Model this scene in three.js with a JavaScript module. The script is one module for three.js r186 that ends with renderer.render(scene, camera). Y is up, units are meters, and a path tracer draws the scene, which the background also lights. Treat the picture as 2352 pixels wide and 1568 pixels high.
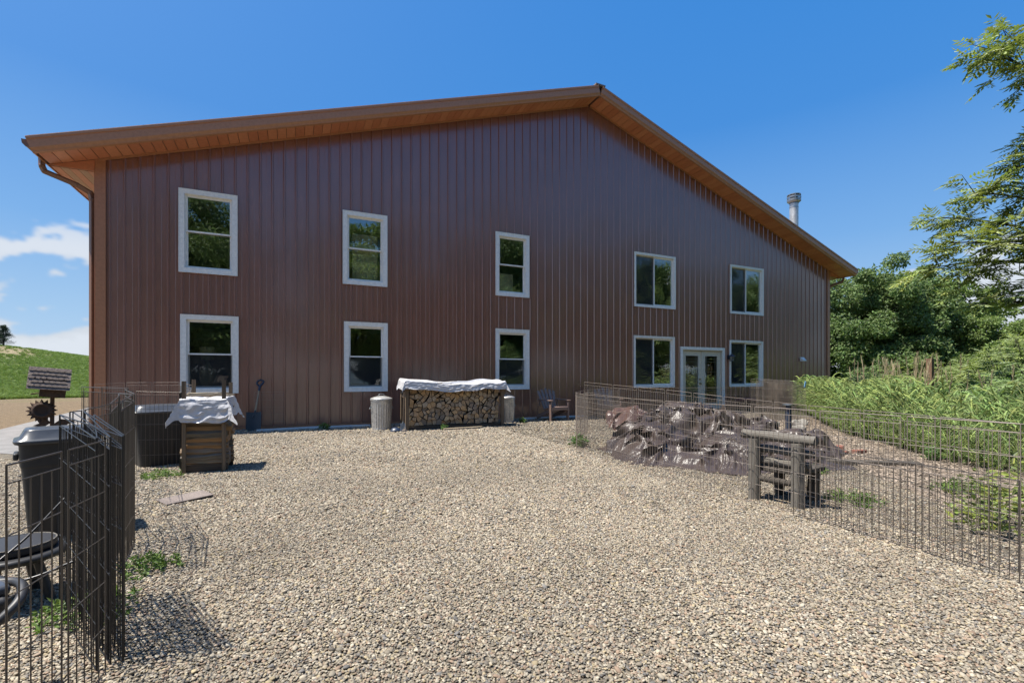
import * as THREE from 'three';
import { mergeGeometries, mergeVertices } from 'three/addons/utils/BufferGeometryUtils.js';
import { RoundedBoxGeometry } from 'three/addons/geometries/RoundedBoxGeometry.js';
import { createNoise2D, createNoise3D } from 'simplex-noise';

/* ------------------------------------------------------------------ camera, sky, sun, exposure */
const scene = new THREE.Scene();
const camera = new THREE.PerspectiveCamera(2 * Math.atan(866 / 1090) * 180 / Math.PI, 1.5, 0.05, 3000);
camera.position.set(3.64, 1.2, 12.42);
camera.rotation.set(0, -24.95 * Math.PI / 180, 0);
camera.setViewOffset(2352, 1732, 0, 0, 2352, 1568);      // level camera, rising-front lens shift
const EXPOSURE = 1.95, SKYCOMP = 2.05;
const SUN = new THREE.Vector3(-0.43, 1, -0.07).normalize();

const renderer = new THREE.WebGLRenderer({ antialias: true });
renderer.toneMapping = THREE.LinearToneMapping;
renderer.toneMappingExposure = EXPOSURE;
renderer.shadowMap.enabled = true;

function mulberry(a) { return () => { a |= 0; a = a + 0x6D2B79F5 | 0; let t = Math.imul(a ^ a >>> 15, 1 | a); t = t + Math.imul(t ^ t >>> 7, 61 | t) ^ t; return ((t ^ t >>> 14) >>> 0) / 4294967296; }; }
const rnd = mulberry(77), n2 = createNoise2D(mulberry(5)), n3 = createNoise3D(mulberry(9));
const R = (a, b) => a + (b - a) * rnd();
const clamp = (x, a = 0, b = 1) => Math.min(b, Math.max(a, x));
const sstep = (a, b, x) => { const t = clamp((x - a) / (b - a)); return t * t * (3 - 2 * t); };
const lerp = (a, b, t) => a + (b - a) * t;
const fbm = (x, y, o = 4) => { let s = 0, a = .5, f = 1; for (let i = 0; i < o; i++) { s += a * n2(x * f + i * 17.3, y * f - i * 9.1); f *= 2.03; a *= .5; } return s; };
const lin = (r, g, b) => [r, g, b].map((v) => { v /= 255; return v <= .04045 ? v / 12.92 : ((v + .055) / 1.055) ** 2.4; });

{ // clear summer sky with fair-weather clouds low down
  const W = 2048, H = 1024, data = new Float32Array(W * H * 4);
  const stops = [[0, lin(196, 222, 246)], [6, lin(168, 206, 243)], [14, lin(126, 180, 238)], [26, lin(76, 148, 226)], [42, lin(54, 136, 220)], [90, lin(44, 118, 208)]];
  const d = new THREE.Vector3();
  for (let j = 0; j < H; j++) for (let i = 0; i < W; i++) {
    const el = ((j + .5) / H - .5) * Math.PI, az = ((i + .5) / W - .5) * 2 * Math.PI, deg = Math.max(0, el * 180 / Math.PI);
    d.set(Math.cos(az) * Math.cos(el), Math.sin(el), Math.sin(az) * Math.cos(el));
    let k = 0; while (k < stops.length - 2 && deg > stops[k + 1][0]) k++;
    const t = clamp((deg - stops[k][0]) / (stops[k + 1][0] - stops[k][0]));
    const c = [0, 1, 2].map((q) => lerp(stops[k][1][q], stops[k + 1][1][q], t));
    const mu = d.dot(SUN), glow = .24 * Math.pow(Math.max(0, mu), 3) + .9 * Math.pow(Math.max(0, mu), 18);
    c[0] += glow * .9; c[1] += glow * .95; c[2] += glow;
    // cumulus field on a plane overhead, thin near the zenith, gathered towards the horizon
    if (el > .005) {
      const ca = d.x / Math.cos(el), sa = d.z / Math.cos(el), v = .85 * n3(ca * 4.6 + 2, deg * .17, sa * 4.6) + .5 * n3(ca * 11, deg * .42 + 5, sa * 11) + .28 * n3(ca * 26, deg * .95, sa * 26) + .16 * n3(ca * 60, deg * 2.1, sa * 60);
      const m = sstep(.30, .62, v + .52 * sstep(12.5, 5, deg) - .35 * sstep(10, 15, deg)) * sstep(18, 11, deg);
      const top = .80 + .16 * clamp(v + .3);
      const cl = [.86 * top, .90 * top, .96 * top];
      for (let q = 0; q < 3; q++) c[q] = lerp(c[q], cl[q], m * .85);
    }
    const o = (j * W + i) * 4;
    for (let q = 0; q < 3; q++) data[o + q] = c[q] / SKYCOMP;
    data[o + 3] = 1;
  }
  const sky = new THREE.DataTexture(data, W, H, THREE.RGBAFormat, THREE.FloatType);
  sky.mapping = THREE.EquirectangularReflectionMapping; sky.magFilter = THREE.LinearFilter; sky.needsUpdate = true;
  scene.background = sky; scene.environment = sky;
}
const sun = new THREE.DirectionalLight(new THREE.Color(1, .94, .84), 4.8);
sun.position.copy(SUN).multiplyScalar(60).add(new THREE.Vector3(10, 0, 3)); sun.target.position.set(10, 0, 3);
sun.castShadow = true; sun.shadow.mapSize.set(4096, 4096); sun.shadow.camera.left = -40; sun.shadow.camera.right = 40; sun.shadow.camera.top = 40; sun.shadow.camera.bottom = -40; sun.shadow.camera.far = 200; sun.shadow.radius = 1;
scene.add(sun, sun.target);

/* ------------------------------------------------------------------ helpers */
const V = (x, y, z) => new THREE.Vector3(x, y, z);
const taken = new Map();
function numbered(name) { const k = taken.get(name) || 0; taken.set(name, k + 1); return k ? name + '_' + String(k).padStart(3, '0') : name; }
function shade(o) { o.castShadow = o.receiveShadow = true; return o; }
function thing(name, label, category, pos = [0, 0, 0], turn = 0, group) {
  const g = new THREE.Group(); g.name = numbered(name); g.position.set(...pos); g.rotation.y = turn;
  g.userData = { label, category }; if (group) g.userData.group = group; scene.add(g); return g;
}
function one(name, geo, mat, label, category, group) {
  const m = shade(new THREE.Mesh(geo, mat)); m.name = numbered(name); m.userData = { label, category }; if (group) m.userData.group = group; scene.add(m); return m;
}
function part(name, geo, mat, parent) { const m = shade(new THREE.Mesh(geo, mat)); m.name = name; parent.add(m); return m; }
function sub(name, parent) { const g = new THREE.Group(); g.name = name; parent.add(g); return g; }
function struct(name, geo, mat) { const m = shade(new THREE.Mesh(geo, mat)); m.name = name; m.userData.kind = 'structure'; scene.add(m); return m; }
function stuff(name, m, label) { m.name = name; shade(m); m.userData = { kind: 'stuff', label }; scene.add(m); return m; }
// uv in metres by the dominant face axis; swap turns the grain by a quarter
function boxProj(g, swap = false, off = 0) {
  const p = g.attributes.position, n = g.attributes.normal, uv = new Float32Array(p.count * 2);
  for (let i = 0; i < p.count; i++) {
    const ax = Math.abs(n.getX(i)), ay = Math.abs(n.getY(i)), az = Math.abs(n.getZ(i));
    let u, v;
    if (az >= ax && az >= ay) { u = p.getX(i); v = p.getY(i); } else if (ax >= ay) { u = p.getZ(i); v = p.getY(i); } else { u = p.getX(i); v = p.getZ(i); }
    if (swap) [u, v] = [v, u];
    uv[2 * i] = u + off; uv[2 * i + 1] = v + off * 1.7;
  }
  g.setAttribute('uv', new THREE.BufferAttribute(uv, 2)); return g;
}
function bx(w, h, d, x = 0, y = 0, z = 0, rx = 0, ry = 0, rz = 0, swap = false) {
  const g = boxProj(new THREE.BoxGeometry(w, h, d), swap, x + y * 3);
  if (rx || ry || rz) g.applyMatrix4(new THREE.Matrix4().makeRotationFromEuler(new THREE.Euler(rx, ry, rz)));
  return g.translate(x, y, z);
}
function rbx(w, h, d, r, x = 0, y = 0, z = 0, rx = 0, ry = 0, rz = 0, swap = false) {
  const g = boxProj(new RoundedBoxGeometry(w, h, d, 2, r), swap, x + y * 3);
  if (rx || ry || rz) g.applyMatrix4(new THREE.Matrix4().makeRotationFromEuler(new THREE.Euler(rx, ry, rz)));
  return g.translate(x, y, z);
}
const merge = (a) => mergeGeometries(a.map((g) => (g.index ? g.toNonIndexed() : g)), false);
const UPV = V(0, 1, 0);
function rod(a, b, r0, r1 = r0, seg = 8) { // tapered bar between two points
  const d = b.clone().sub(a), L = d.length(), g = new THREE.CylinderGeometry(r1, r0, L, seg, 1);
  const uv = g.attributes.uv; for (let i = 0; i < uv.count; i++) uv.setXY(i, uv.getX(i) * Math.PI * 2 * r0, uv.getY(i) * L);
  g.applyQuaternion(new THREE.Quaternion().setFromUnitVectors(UPV, d.normalize())); g.translate((a.x + b.x) / 2, (a.y + b.y) / 2, (a.z + b.z) / 2); return g;
}
function tube(pts, r, seg = 6, n = 0) { return new THREE.TubeGeometry(new THREE.CatmullRomCurve3(pts), n || pts.length * 5, r, seg, false); }
const unitRod = new THREE.CylinderGeometry(1, 1, 1, 6, 1);
function wire(name, a, b, r, mat, parent) { // shared unit cylinder stretched between two points
  const m = part(name, unitRod, mat, parent), d = b.clone().sub(a), L = d.length();
  m.scale.set(r, L, r); m.position.copy(a).add(b).multiplyScalar(.5); m.quaternion.setFromUnitVectors(UPV, d.divideScalar(L)); return m;
}
function jitter(g, amp, f = 4, seed = 0) { // move vertices by smooth noise, keeping shared corners together
  const p = g.attributes.position;
  for (let i = 0; i < p.count; i++) { const x = p.getX(i), y = p.getY(i), z = p.getZ(i); p.setXYZ(i, x + amp * n3(x * f + seed, y * f, z * f), y + amp * n3(x * f, y * f + 31 + seed, z * f), z + amp * n3(x * f, y * f, z * f + 57 + seed)); }
  g.computeVertexNormals(); return g;
}
function tex(w, h, fn, srgb = true, rep = 1) {
  const data = new Uint8Array(w * h * 4);
  for (let j = 0; j < h; j++) for (let i = 0; i < w; i++) { const c = fn(i / w, j / h), o = (j * w + i) * 4; for (let q = 0; q < 3; q++) data[o + q] = clamp(c[q] ?? c[0], 0, 1) * 255; data[o + 3] = 255; }
  const t = new THREE.DataTexture(data, w, h); t.wrapS = t.wrapT = THREE.MirroredRepeatWrapping; t.magFilter = THREE.LinearFilter; t.minFilter = THREE.LinearMipmapLinearFilter; t.generateMipmaps = true;
  if (srgb) t.colorSpace = THREE.SRGBColorSpace; if (Array.isArray(rep)) t.repeat.set(...rep); else t.repeat.set(rep, rep); t.needsUpdate = true; return t;
}
const std = (o) => new THREE.MeshStandardMaterial(o), phy = (o) => new THREE.MeshPhysicalMaterial(o);
const col = (r, g, b) => new THREE.Color().setRGB(r, g, b);

/* ------------------------------------------------------------------ textures and materials */
const grainTex = tex(256, 512, (u, v) => { const s = n2(u * 34, v * 1.3) * .5 + n2(u * 90, v * 3) * .3 + n2(u * 12, v * .7) * .4; const k = .74 + .2 * s; return [k, k, k]; }, true, [3, .8]);
const grainBump = tex(256, 512, (u, v) => [.5 + .3 * n2(u * 40, v * 1.6) + .2 * n2(u * 110, v * 5)], false, [3, .8]);
const speckTex = tex(512, 512, (u, v) => { const k = .80 + .16 * fbm(u * 40, v * 40, 3) + .10 * fbm(u * 6, v * 6, 3); return [k, k, k]; }, true, 1);
const mottBump = tex(512, 512, (u, v) => [.5 + .5 * fbm(u * 30, v * 30, 4)], false, 1);
const wearTex = tex(512, 512, (u, v) => { const k = .95 + .05 * fbm(u * 9, v * 9, 4) - .05 * sstep(.28, .5, fbm(u * 22 + 7, v * 22, 3)); return [k, k * .995, k * .985]; }, true, 1);
const endTex = tex(256, 256, (u, v) => { const x = u - .3, y = v - .4, r = Math.hypot(x, y) + .03 * n2(u * 6, v * 6); const k = .78 + .10 * Math.sin(r * 120) * .5 + .18 * n2(u * 25, v * 25) * .5 + .16 * fbm(u * 5, v * 5, 3); return [k, k, k]; }, true, 4);
const barkTex = tex(256, 256, (u, v) => { const k = .6 + .35 * n2(u * 30, v * 6) + .15 * n2(u * 60, v * 30); return [k, k, k]; }, true, 3);
const barkBump = tex(256, 256, (u, v) => [.5 + .4 * n2(u * 30, v * 6) + .15 * n2(u * 60, v * 30)], false, 3);
const crinkle = tex(1024, 1024, (u, v) => { const r = (f, o) => 1 - Math.abs(n2(u * f + o, v * f - o)); const k = .45 * r(9, 1) + .30 * r(19, 4) + .18 * r(43, 9) + .10 * r(90, 2); return [k]; }, false, .5);
// painted steel: faint oil-canning and dust specks
const panelBump = tex(512, 512, (u, v) => [.5 + .35 * fbm(u * 2.2, v * 1.1, 2) + .04 * n2(u * 120, v * 120)], false, .5);
const panelTex = tex(1024, 1024, (u, v) => { const k = .93 + .05 * fbm(u * 5, v * 2.2, 3) + .035 * n2(u * 260, v * 260) + .05 * sstep(.35, .6, fbm(u * 14, v * 3, 3)); return [k, k, k]; }, true, .35);

const WALL = [.265, .104, .066], TRIM = [.46, .20, .10];
const M = {
  wall: phy({ color: col(...WALL), map: panelTex, roughness: .28, ior: 1.85, bumpMap: panelBump, bumpScale: .006, clearcoat: .55, clearcoatRoughness: .12 }),
  trim: phy({ color: col(...TRIM), map: wearTex, roughness: .38 }),
  fascia: phy({ color: col(.48, .225, .115), map: wearTex, roughness: .38 }),
  roof: std({ color: col(.22, .17, .14), roughness: .45, metalness: .0 }),
  soffitA: phy({ color: col(.62, .235, .115), map: wearTex, roughness: .48 }),
  soffitB: phy({ color: col(.70, .29, .145), map: wearTex, roughness: .48 }),
  soffitSide: phy({ color: col(.55, .30, .16), map: wearTex, roughness: .48 }),
  gutter: phy({ color: col(.23, .115, .07), map: wearTex, roughness: .4 }),
  white: phy({ color: col(.93, .915, .875), map: wearTex, roughness: .38 }),
  cream: phy({ color: col(.70, .66, .55), map: wearTex, roughness: .42 }),
  glass: phy({ color: col(.92, .97, .95), transmission: 1, thickness: 0, roughness: .0, ior: 2.33 }),
  lead: std({ color: col(.25, .27, .25), roughness: .35, metalness: .8 }),
  screen: std({ color: col(.02, .022, .022), roughness: .8, transparent: true, opacity: .52 }),
  brass: std({ color: col(.45, .36, .22), roughness: .3, metalness: 1 }),
  room: std({ color: col(.30, .27, .24), roughness: .95 }),
  galv: phy({ color: col(.88, .86, .82), map: speckTex, roughness: .38, metalness: .6 }),
  steel: std({ color: col(.52, .55, .57), map: speckTex, roughness: .4, metalness: .85 }),
  wire: std({ color: col(.10, .088, .078), roughness: .38, metalness: .55 }),
  wireLight: std({ color: col(.30, .25, .21), roughness: .42, metalness: .45 }),
  wireBlack: std({ color: col(.022, .022, .024), roughness: .35, metalness: .3 }),
  blackPlastic: phy({ color: col(.028, .028, .03), map: wearTex, roughness: .48 }),
  lid: phy({ color: col(.055, .062, .075), map: wearTex, roughness: .3 }),
  rubber: std({ color: col(.02, .02, .02), roughness: .8 }),
  lumber: std({ color: col(.30, .21, .13), map: grainTex, bumpMap: grainBump, bumpScale: .003, roughness: .85 }),
  lumberDark: std({ color: col(.15, .105, .07), map: grainTex, bumpMap: grainBump, bumpScale: .003, roughness: .85 }),
  weathered: std({ color: col(.26, .235, .20), map: grainTex, bumpMap: grainBump, bumpScale: .006, roughness: .9 }),
  weatheredDark: std({ color: col(.125, .105, .085), map: grainTex, bumpMap: grainBump, bumpScale: .006, roughness: .9 }),
  paleBoard: std({ color: col(.52, .42, .29), map: grainTex, bumpMap: grainBump, bumpScale: .003, roughness: .85 }),
  bark: std({ color: col(.11, .085, .065), map: barkTex, bumpMap: barkBump, bumpScale: .012, roughness: .95 }),
  treeBark: std({ color: col(.15, .125, .10), map: barkTex, bumpMap: barkBump, bumpScale: .02, roughness: .95 }),
  coverTarp: phy({ color: col(.62, .62, .65), map: wearTex, bumpMap: crinkle, bumpScale: .004, roughness: .34, side: THREE.DoubleSide }),
  brownTarp: phy({ color: col(.058, .043, .038), map: wearTex, bumpMap: crinkle, bumpScale: .010, roughness: .38, side: THREE.DoubleSide }),
  redTarp: phy({ color: col(.10, .058, .048), map: wearTex, bumpMap: crinkle, bumpScale: .016, roughness: .34, side: THREE.DoubleSide }),
  rust: std({ color: col(.13, .078, .055), map: speckTex, bumpMap: mottBump, bumpScale: .004, roughness: .75, metalness: .3 }),
  rustPale: std({ color: col(.26, .205, .18), map: speckTex, bumpMap: mottBump, bumpScale: .004, roughness: .7, metalness: .25 }),
  chair: phy({ color: col(.24, .165, .14), map: wearTex, roughness: .42 }),
  pvc: phy({ color: col(.62, .66, .68), map: wearTex, roughness: .4 }),
  brick: std({ color: col(.32, .13, .09), map: speckTex, bumpMap: mottBump, bumpScale: .004, roughness: .92 }),
  plate: std({ color: col(.30, .245, .215), map: speckTex, roughness: .8 }),
  navy: phy({ color: col(.02, .035, .07), map: wearTex, roughness: .4 }),
  blue: phy({ color: col(.16, .36, .62), map: wearTex, roughness: .4 }),
  cushion: std({ color: col(.20, .07, .08), map: speckTex, roughness: .95 }),
  cardboard: std({ color: col(.42, .34, .19), map: speckTex, roughness: .9 }),
  lampGlass: phy({ color: col(.8, .8, .75), transmission: .85, roughness: .12, thickness: 0, ior: 1.5 }),
  rope: std({ color: col(.62, .58, .42), roughness: .9 }),
  asphalt: std({ color: col(.30, .29, .28), map: tex(512, 512, (u, v) => { const k = .82 + .10 * n2(u * 200, v * 200) + .08 * fbm(u * 5, v * 5, 4); return [k, k, k]; }, true, .5), bumpMap: mottBump, bumpScale: .004, roughness: .95 }),
};

/* ------------------------------------------------------------------ terrain */
function hgt(x, z) {
  const dx = x - 3.64, dz = z - 12.42, p = dx * -.375 + dz * -.927, q = dx * .927 + dz * -.375;
  let y = 5.9 * sstep(36, 108, p) * (1 - .55 * sstep(112, 220, p)) * clamp(1 - .026 * q, 0, 1.35);
  y -= 3.2 * sstep(24, 70, x) * sstep(-40, 0, z + 20);        // land falls away past the trees
  y += .05 * fbm(x * .2, z * .2, 2) * sstep(14, 30, Math.hypot(x - 6, z - 5));
  return y;
}
const cGravel = [.30, .255, .19], cGrass = [.150, .225, .040], cDry = [.33, .235, .13], cMulch = [.20, .165, .13];
function groundColor(x, z) {
  const w = n2(x * .9, z * .9) * .5 + n2(x * 3.1, z * 3.1) * .3;
  // lawn beyond the drive, a worn sandy verge along it and a bare patch near the crest
  const dx = x - 3.64, dz = z - 12.42, p = dx * -.375 + dz * -.927, q = dx * .927 + dz * -.375;
  let c = cGrass.map((v, i) => v * (1 + .22 * w + .3 * fbm(x * .12, z * .12, 3)));
  const mix = (t, k) => { c = c.map((v, i) => lerp(v, t[i] * (1 + .12 * w), k)); };
  mix(cDry, sstep(38.2, 36.6, p + w * 1.2) * (x < 2 ? 1 : 0));
  mix([.46, .36, .20], sstep(7, 2.5, Math.hypot((p - 88) * .38, q + 1.5) + w * 2));
  mix([.30, .28, .10], .35 * sstep(.1, .5, fbm(x * .08 + 4, z * .1, 3)));
  if (z > -1) {
    mix(cGravel, sstep(-6, -4, x) * sstep(40, 26, z));
    const edge = 17.6 - .87 * z * 1.0;  // line of the reed bed
    const e = x - lerp(17.5, 11.0, clamp((z - 3.5) / 6.5));
    if (x > 7.8 && z > 2) mix(cMulch, .55 * sstep(-1.9, -.3, e + w * .5) + .32 * sstep(.05, .5, fbm(x * .8, z * .8, 3)) * sstep(7.8, 8.6, x));
    mix([.10, .12, .04], sstep(.2, 1.2, e));
  }
  return c;
}
{
  const N = 260, map = (t) => Math.sinh(t * 5.2) / Math.sinh(5.2) * 420, pos = [], colr = [], uv = [], idx = [];
  for (let j = 0; j <= N; j++) for (let i = 0; i <= N; i++) {
    const x = 5 + map(i / N * 2 - 1), z = 3 + map(j / N * 2 - 1);
    pos.push(x, hgt(x, z), z); colr.push(...groundColor(x, z)); uv.push(x, z);
  }
  for (let j = 0; j < N; j++) for (let i = 0; i < N; i++) { const a = j * (N + 1) + i, b = a + N + 1; idx.push(a, b, a + 1, a + 1, b, b + 1); }
  const g = new THREE.BufferGeometry(); g.setAttribute('position', new THREE.Float32BufferAttribute(pos, 3)); g.setAttribute('color', new THREE.Float32BufferAttribute(colr, 3)); g.setAttribute('uv', new THREE.Float32BufferAttribute(uv, 2)); g.setIndex(idx); g.computeVertexNormals();
  const t = tex(1024, 1024, (u, v) => { const k = .78 + .30 * n2(u * 90, v * 90) * .5 + .22 * n2(u * 210, v * 210) * .5 + .16 * fbm(u * 12, v * 12, 3); return [k, k, k]; }, true, .4);
  const b = tex(1024, 1024, (u, v) => [.5 + .35 * n2(u * 70, v * 70) + .2 * n2(u * 190, v * 190)], false, .4);
  struct('ground', g, std({ color: 0xffffff, vertexColors: true, map: t, bumpMap: b, bumpScale: .03, roughness: .95 }));
}
{ // old asphalt drive along the side of the building
  const s = new THREE.Shape([[-7, 1.0], [-3, .9], [-1.6, 1.7], [-.49, 2.3], [.5, 3.1], [1.3, 3.2], [1.2, 1.2], [-.35, .5], [-.35, -60], [-9, -60], [-5.4, -24], [-3.2, -8.6], [-2.35, -1.9], [-7, -1.4]].map(([x, z]) => new THREE.Vector2(x, -z)));
  const g = new THREE.ShapeGeometry(s); g.rotateX(-Math.PI / 2); g.translate(0, .006, 0);
  const uv = g.attributes.uv, p = g.attributes.position; for (let i = 0; i < p.count; i++) uv.setXY(i, p.getX(i), p.getZ(i));
  struct('driveway', g, M.asphalt);
}
/* gravel: loose stones over the bed */
const gravelFree = (x, z) => !(z < .12 && x > -.2) && !(x < .9 + n2(x, z * 2) * .2 && z < 3.0 && z > -2 && x < 1.25) ;
{
  const pal = [[.58, .50, .39], [.44, .385, .31], [.66, .59, .48], [.27, .24, .205], [.53, .42, .33], [.72, .66, .55], [.46, .335, .25], [.30, .29, .285], [.60, .50, .33], [.50, .45, .37]];
  const kinds = [0, 1, 2, 3].map((k) => { const g = new THREE.IcosahedronGeometry(1, 1); const p = g.attributes.position; for (let i = 0; i < p.count; i++) { const x = p.getX(i), y = p.getY(i), z = p.getZ(i); const s = 1 + .28 * n3(x * 1.1 + k * 9, y * 1.1, z * 1.1); p.setXYZ(i, x * s * 1.12, y * s * .62, z * s * .84); } const m = mergeVertices(g.deleteAttribute('normal') && g.deleteAttribute('uv') ? g : g); m.computeVertexNormals(); return m; });
  const lists = [[], [], [], []], q = new THREE.Quaternion(), e = new THREE.Euler(), m4 = new THREE.Matrix4(), c = new THREE.Color();
  const rg = mulberry(4242), cell = .5;
  for (let X = -4; X < 15; X += cell) for (let Z = .0; Z < 13; Z += cell) {
    const cx = X + cell / 2, cz = Z + cell / 2, dx = cx - 3.64, dz = cz - 12.42, f = dx * .4218 - dz * .9067, r = dx * .9067 + dz * .4218;
    if (f < .9 || Math.abs(r) > f * 1.12 + 1.2) continue;
    const inPen = cx > 7.75, line = cx - lerp(17.5, 11.0, clamp((cz - 3.5) / 6.5));
    let dens = f < 4 ? 9600 : f < 6.5 ? 6000 : f < 10 ? 3000 : 1500, size = f < 4 ? .59 : f < 6.5 ? .73 : f < 10 ? 1.0 : 1.36;
    if (inPen) { dens *= .62; if (line > .4) continue; if (line > -1.6) dens *= .3; }
    if (cx < 2.3 && cz > 3) dens *= .8;
    const n = Math.round(dens * cell * cell);
    for (let k = 0; k < n; k++) {
      const x = X + rg() * cell, z = Z + rg() * cell; if (!gravelFree(x, z)) continue;
      if (inPen && fbm(x * .8, z * .8, 3) > .22 && rg() < .7) continue;
      let s = (.0075 + .0075 * rg() * rg() + (rg() < .012 ? .010 : 0)) * size;
      e.set((rg() - .5) * .9, rg() * 6.283, (rg() - .5) * .9); q.setFromEuler(e);
      m4.compose(V(x, .002 + s * (.1 + rg() * .75), z), q, V(s * (.9 + rg() * .35), s * (.8 + rg() * .4), s * (.9 + rg() * .35)));
      const kk = rg() * 4 | 0; let pc = pal[Math.pow(rg(), 1.15) * pal.length | 0]; const b = (.68 + .60 * rg()) * (1 + .24 * fbm(x * .4, z * .4, 3)) * (inPen ? .84 : 1);
      lists[kk].push(m4.clone(), [pc[0] * b * .485, pc[1] * b * .47, pc[2] * b * .435]);
    }
  }
  const mat = std({ color: 0xffffff, roughness: .82 });
  lists.forEach((L, k) => {
    const im = new THREE.InstancedMesh(kinds[k], mat, L.length / 2);
    for (let i = 0; i < L.length; i += 2) { im.setMatrixAt(i / 2, L[i]); im.setColorAt(i / 2, c.setRGB(...L[i + 1])); }
    stuff(k ? 'gravel_' + String(k).padStart(3, '0') : 'gravel', im, 'loose tan and grey pebbles covering the yard');
  });
  console.log('pebbles', lists.reduce((a, L) => a + L.length / 2, 0));
}

/* ------------------------------------------------------------------ the building */
const LEN = 24.1, MID = 12.05, SL = .333, SA = Math.atan(SL), APEX = 9.67, OV = .6, DEPTH = 26;
const S = (x) => APEX - SL * Math.abs(x - MID);      // soffit plane
const WINS = [
  [1.43, 2.52, 3.50, 5.30, 'hung'], [4.80, 5.86, 3.52, 5.32, 'hung'], [8.90, 9.95, 3.53, 5.32, 'hung'], [13.83, 15.58, 3.53, 5.30, 'slide'], [18.24, 20.0, 3.55, 5.32, 'slide'],
  [1.46, 2.54, .85, 2.56, 'hung'], [4.83, 5.87, .85, 2.57, 'hung'], [8.90, 9.95, .86, 2.57, 'hung'], [13.81, 15.54, .87, 2.56, 'slide'], [18.21, 19.97, .86, 2.55, 'slide'],
];
const DOOR = [15.82, 17.94, .0, 2.26];
const B = thing('metal_building', 'long brown ribbed steel building with a low gable and ten white framed windows', 'building');
{
  const holes = [...WINS.map(([a, b, c, d]) => [a + .05, b - .05, c + .05, d - .05]), [DOOR[0] + .05, DOOR[1] - .05, -1, DOOR[3] - .05]];
  const pitch = .2511, rib = .024, panelW = pitch * 4, x0 = .0;
  const prof = [[0, 0], [.100, 0], [.106, .003], [.112, 0], [.196, 0], [.214, rib], [.233, rib], [pitch, 0]];
  for (let k = 0; k < 24; k++) {
    const P = []; const uvs = [], a0 = x0 + k * panelW;
    const pts = []; for (let r = 0; r < 4; r++) for (const [s, z] of prof.slice(0, -1)) pts.push([a0 + r * pitch + s, z]); pts.push([a0 + panelW, 0]);
    for (let i = 0; i + 1 < pts.length; i++) {
      const [xa, za] = pts[i], [xb, zb] = pts[i + 1]; if (xb - xa < 1e-6) continue;
      const cuts = [xa, xb]; for (const h of holes) for (const e of [h[0], h[1]]) if (e > xa + 1e-5 && e < xb - 1e-5) cuts.push(e); if (MID > xa && MID < xb) cuts.push(MID); cuts.sort((p, q) => p - q);
      for (let c = 0; c + 1 < cuts.length; c++) {
        const u = cuts[c], v = Math.min(cuts[c + 1], LEN), zu = lerp(za, zb, (u - xa) / (xb - xa)), zv = lerp(za, zb, (v - xa) / (xb - xa)), mid = (u + v) / 2; if (u >= LEN) continue;
        const hs = holes.filter((h) => mid > h[0] && mid < h[1]).sort((p, q) => p[2] - q[2]);
        let lo = .0; const spans = []; for (const h of hs) { if (h[2] > lo) spans.push([lo, h[2]]); lo = Math.max(lo, h[3]); } spans.push([lo, null]);
        for (const [y0, y1] of spans) {
          const yu = y1 ?? S(u) + .015, yv = y1 ?? S(v) + .015;
          P.push(u, y0, zu, v, y0, zv, v, yv, zv, u, y0, zu, v, yv, zv, u, yu, zu);
          for (const [x, y] of [[u, y0], [v, y0], [v, yv], [u, y0], [v, yv], [u, yu]]) uvs.push(x + k * .37, y + (k * 7 % 5) * .6);
        }
      }
    }
    const g = new THREE.BufferGeometry(); g.setAttribute('position', new THREE.Float32BufferAttribute(P, 3)); g.setAttribute('uv', new THREE.Float32BufferAttribute(uvs, 2)); g.computeVertexNormals();
    part('wall_panel', g, M.wall, B);
  }
  // inner lining of the end wall, with the same openings
  const sh = new THREE.Shape([[.1, .02], [LEN - .1, .02], [LEN - .1, S(LEN) - .02], [MID, APEX - .02], [.1, S(0) - .02]].map(([x, y]) => new THREE.Vector2(x, y)));
  for (const h of holes) { const y0 = Math.max(.03, h[2]); sh.holes.push(new THREE.Path([[h[0], y0], [h[0], h[3]], [h[1], h[3]], [h[1], y0]].map(([x, y]) => new THREE.Vector2(x, y)))); }
  const lin_ = new THREE.ExtrudeGeometry(sh, { depth: .1, bevelEnabled: false }); lin_.translate(0, 0, -.16); part('inner_lining', lin_, M.room, B);
  // side and back walls, floors, partitions: closed rooms behind the glass
  part('side_wall', bx(.08, S(0), DEPTH - .2, .05, S(0) / 2, -DEPTH / 2 - .2), M.wall, B);
  part('side_wall', bx(.08, S(0), DEPTH - .2, LEN - .05, S(0) / 2, -DEPTH / 2 - .2), M.wall, B);
  part('back_wall', bx(LEN - .2, S(0), .1, MID, S(0) / 2, -DEPTH), M.wall, B);
  part('floor_slab', bx(LEN - .2, .12, DEPTH - .2, MID, -.04, -DEPTH / 2 - .02), M.room, B);
  part('upper_floor', bx(LEN - .2, .3, DEPTH - .4, MID, 3.02, -DEPTH / 2 - .2), M.room, B);
  part('upper_ceiling', bx(LEN - .2, .1, DEPTH - .4, MID, 5.56, -DEPTH / 2 - .2), M.room, B);
  for (const x of [3.7, 7.4, 12.1, 16.9]) { part('partition', bx(.1, 2.78, 6, x, 1.45, -3.2), M.room, B); part('partition', bx(.1, 2.3, 6, x, 4.35, -3.2), M.room, B); }
  part('partition', bx(LEN - .4, 2.78, .1, MID, 1.45, -6.3), M.room, B); part('partition', bx(LEN - .4, 2.3, .1, MID, 4.35, -6.3), M.room, B);
  // corner posts of folded trim
  const cornerL = merge([bx(.17, S(0) + .02, .03, .085, S(.1) / 2, .02), bx(.03, S(0) - .2, .17, -.004, S(0) / 2 - .1, -.085 + .02)]);
  part('corner_trim', cornerL, M.trim, B);
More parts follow.
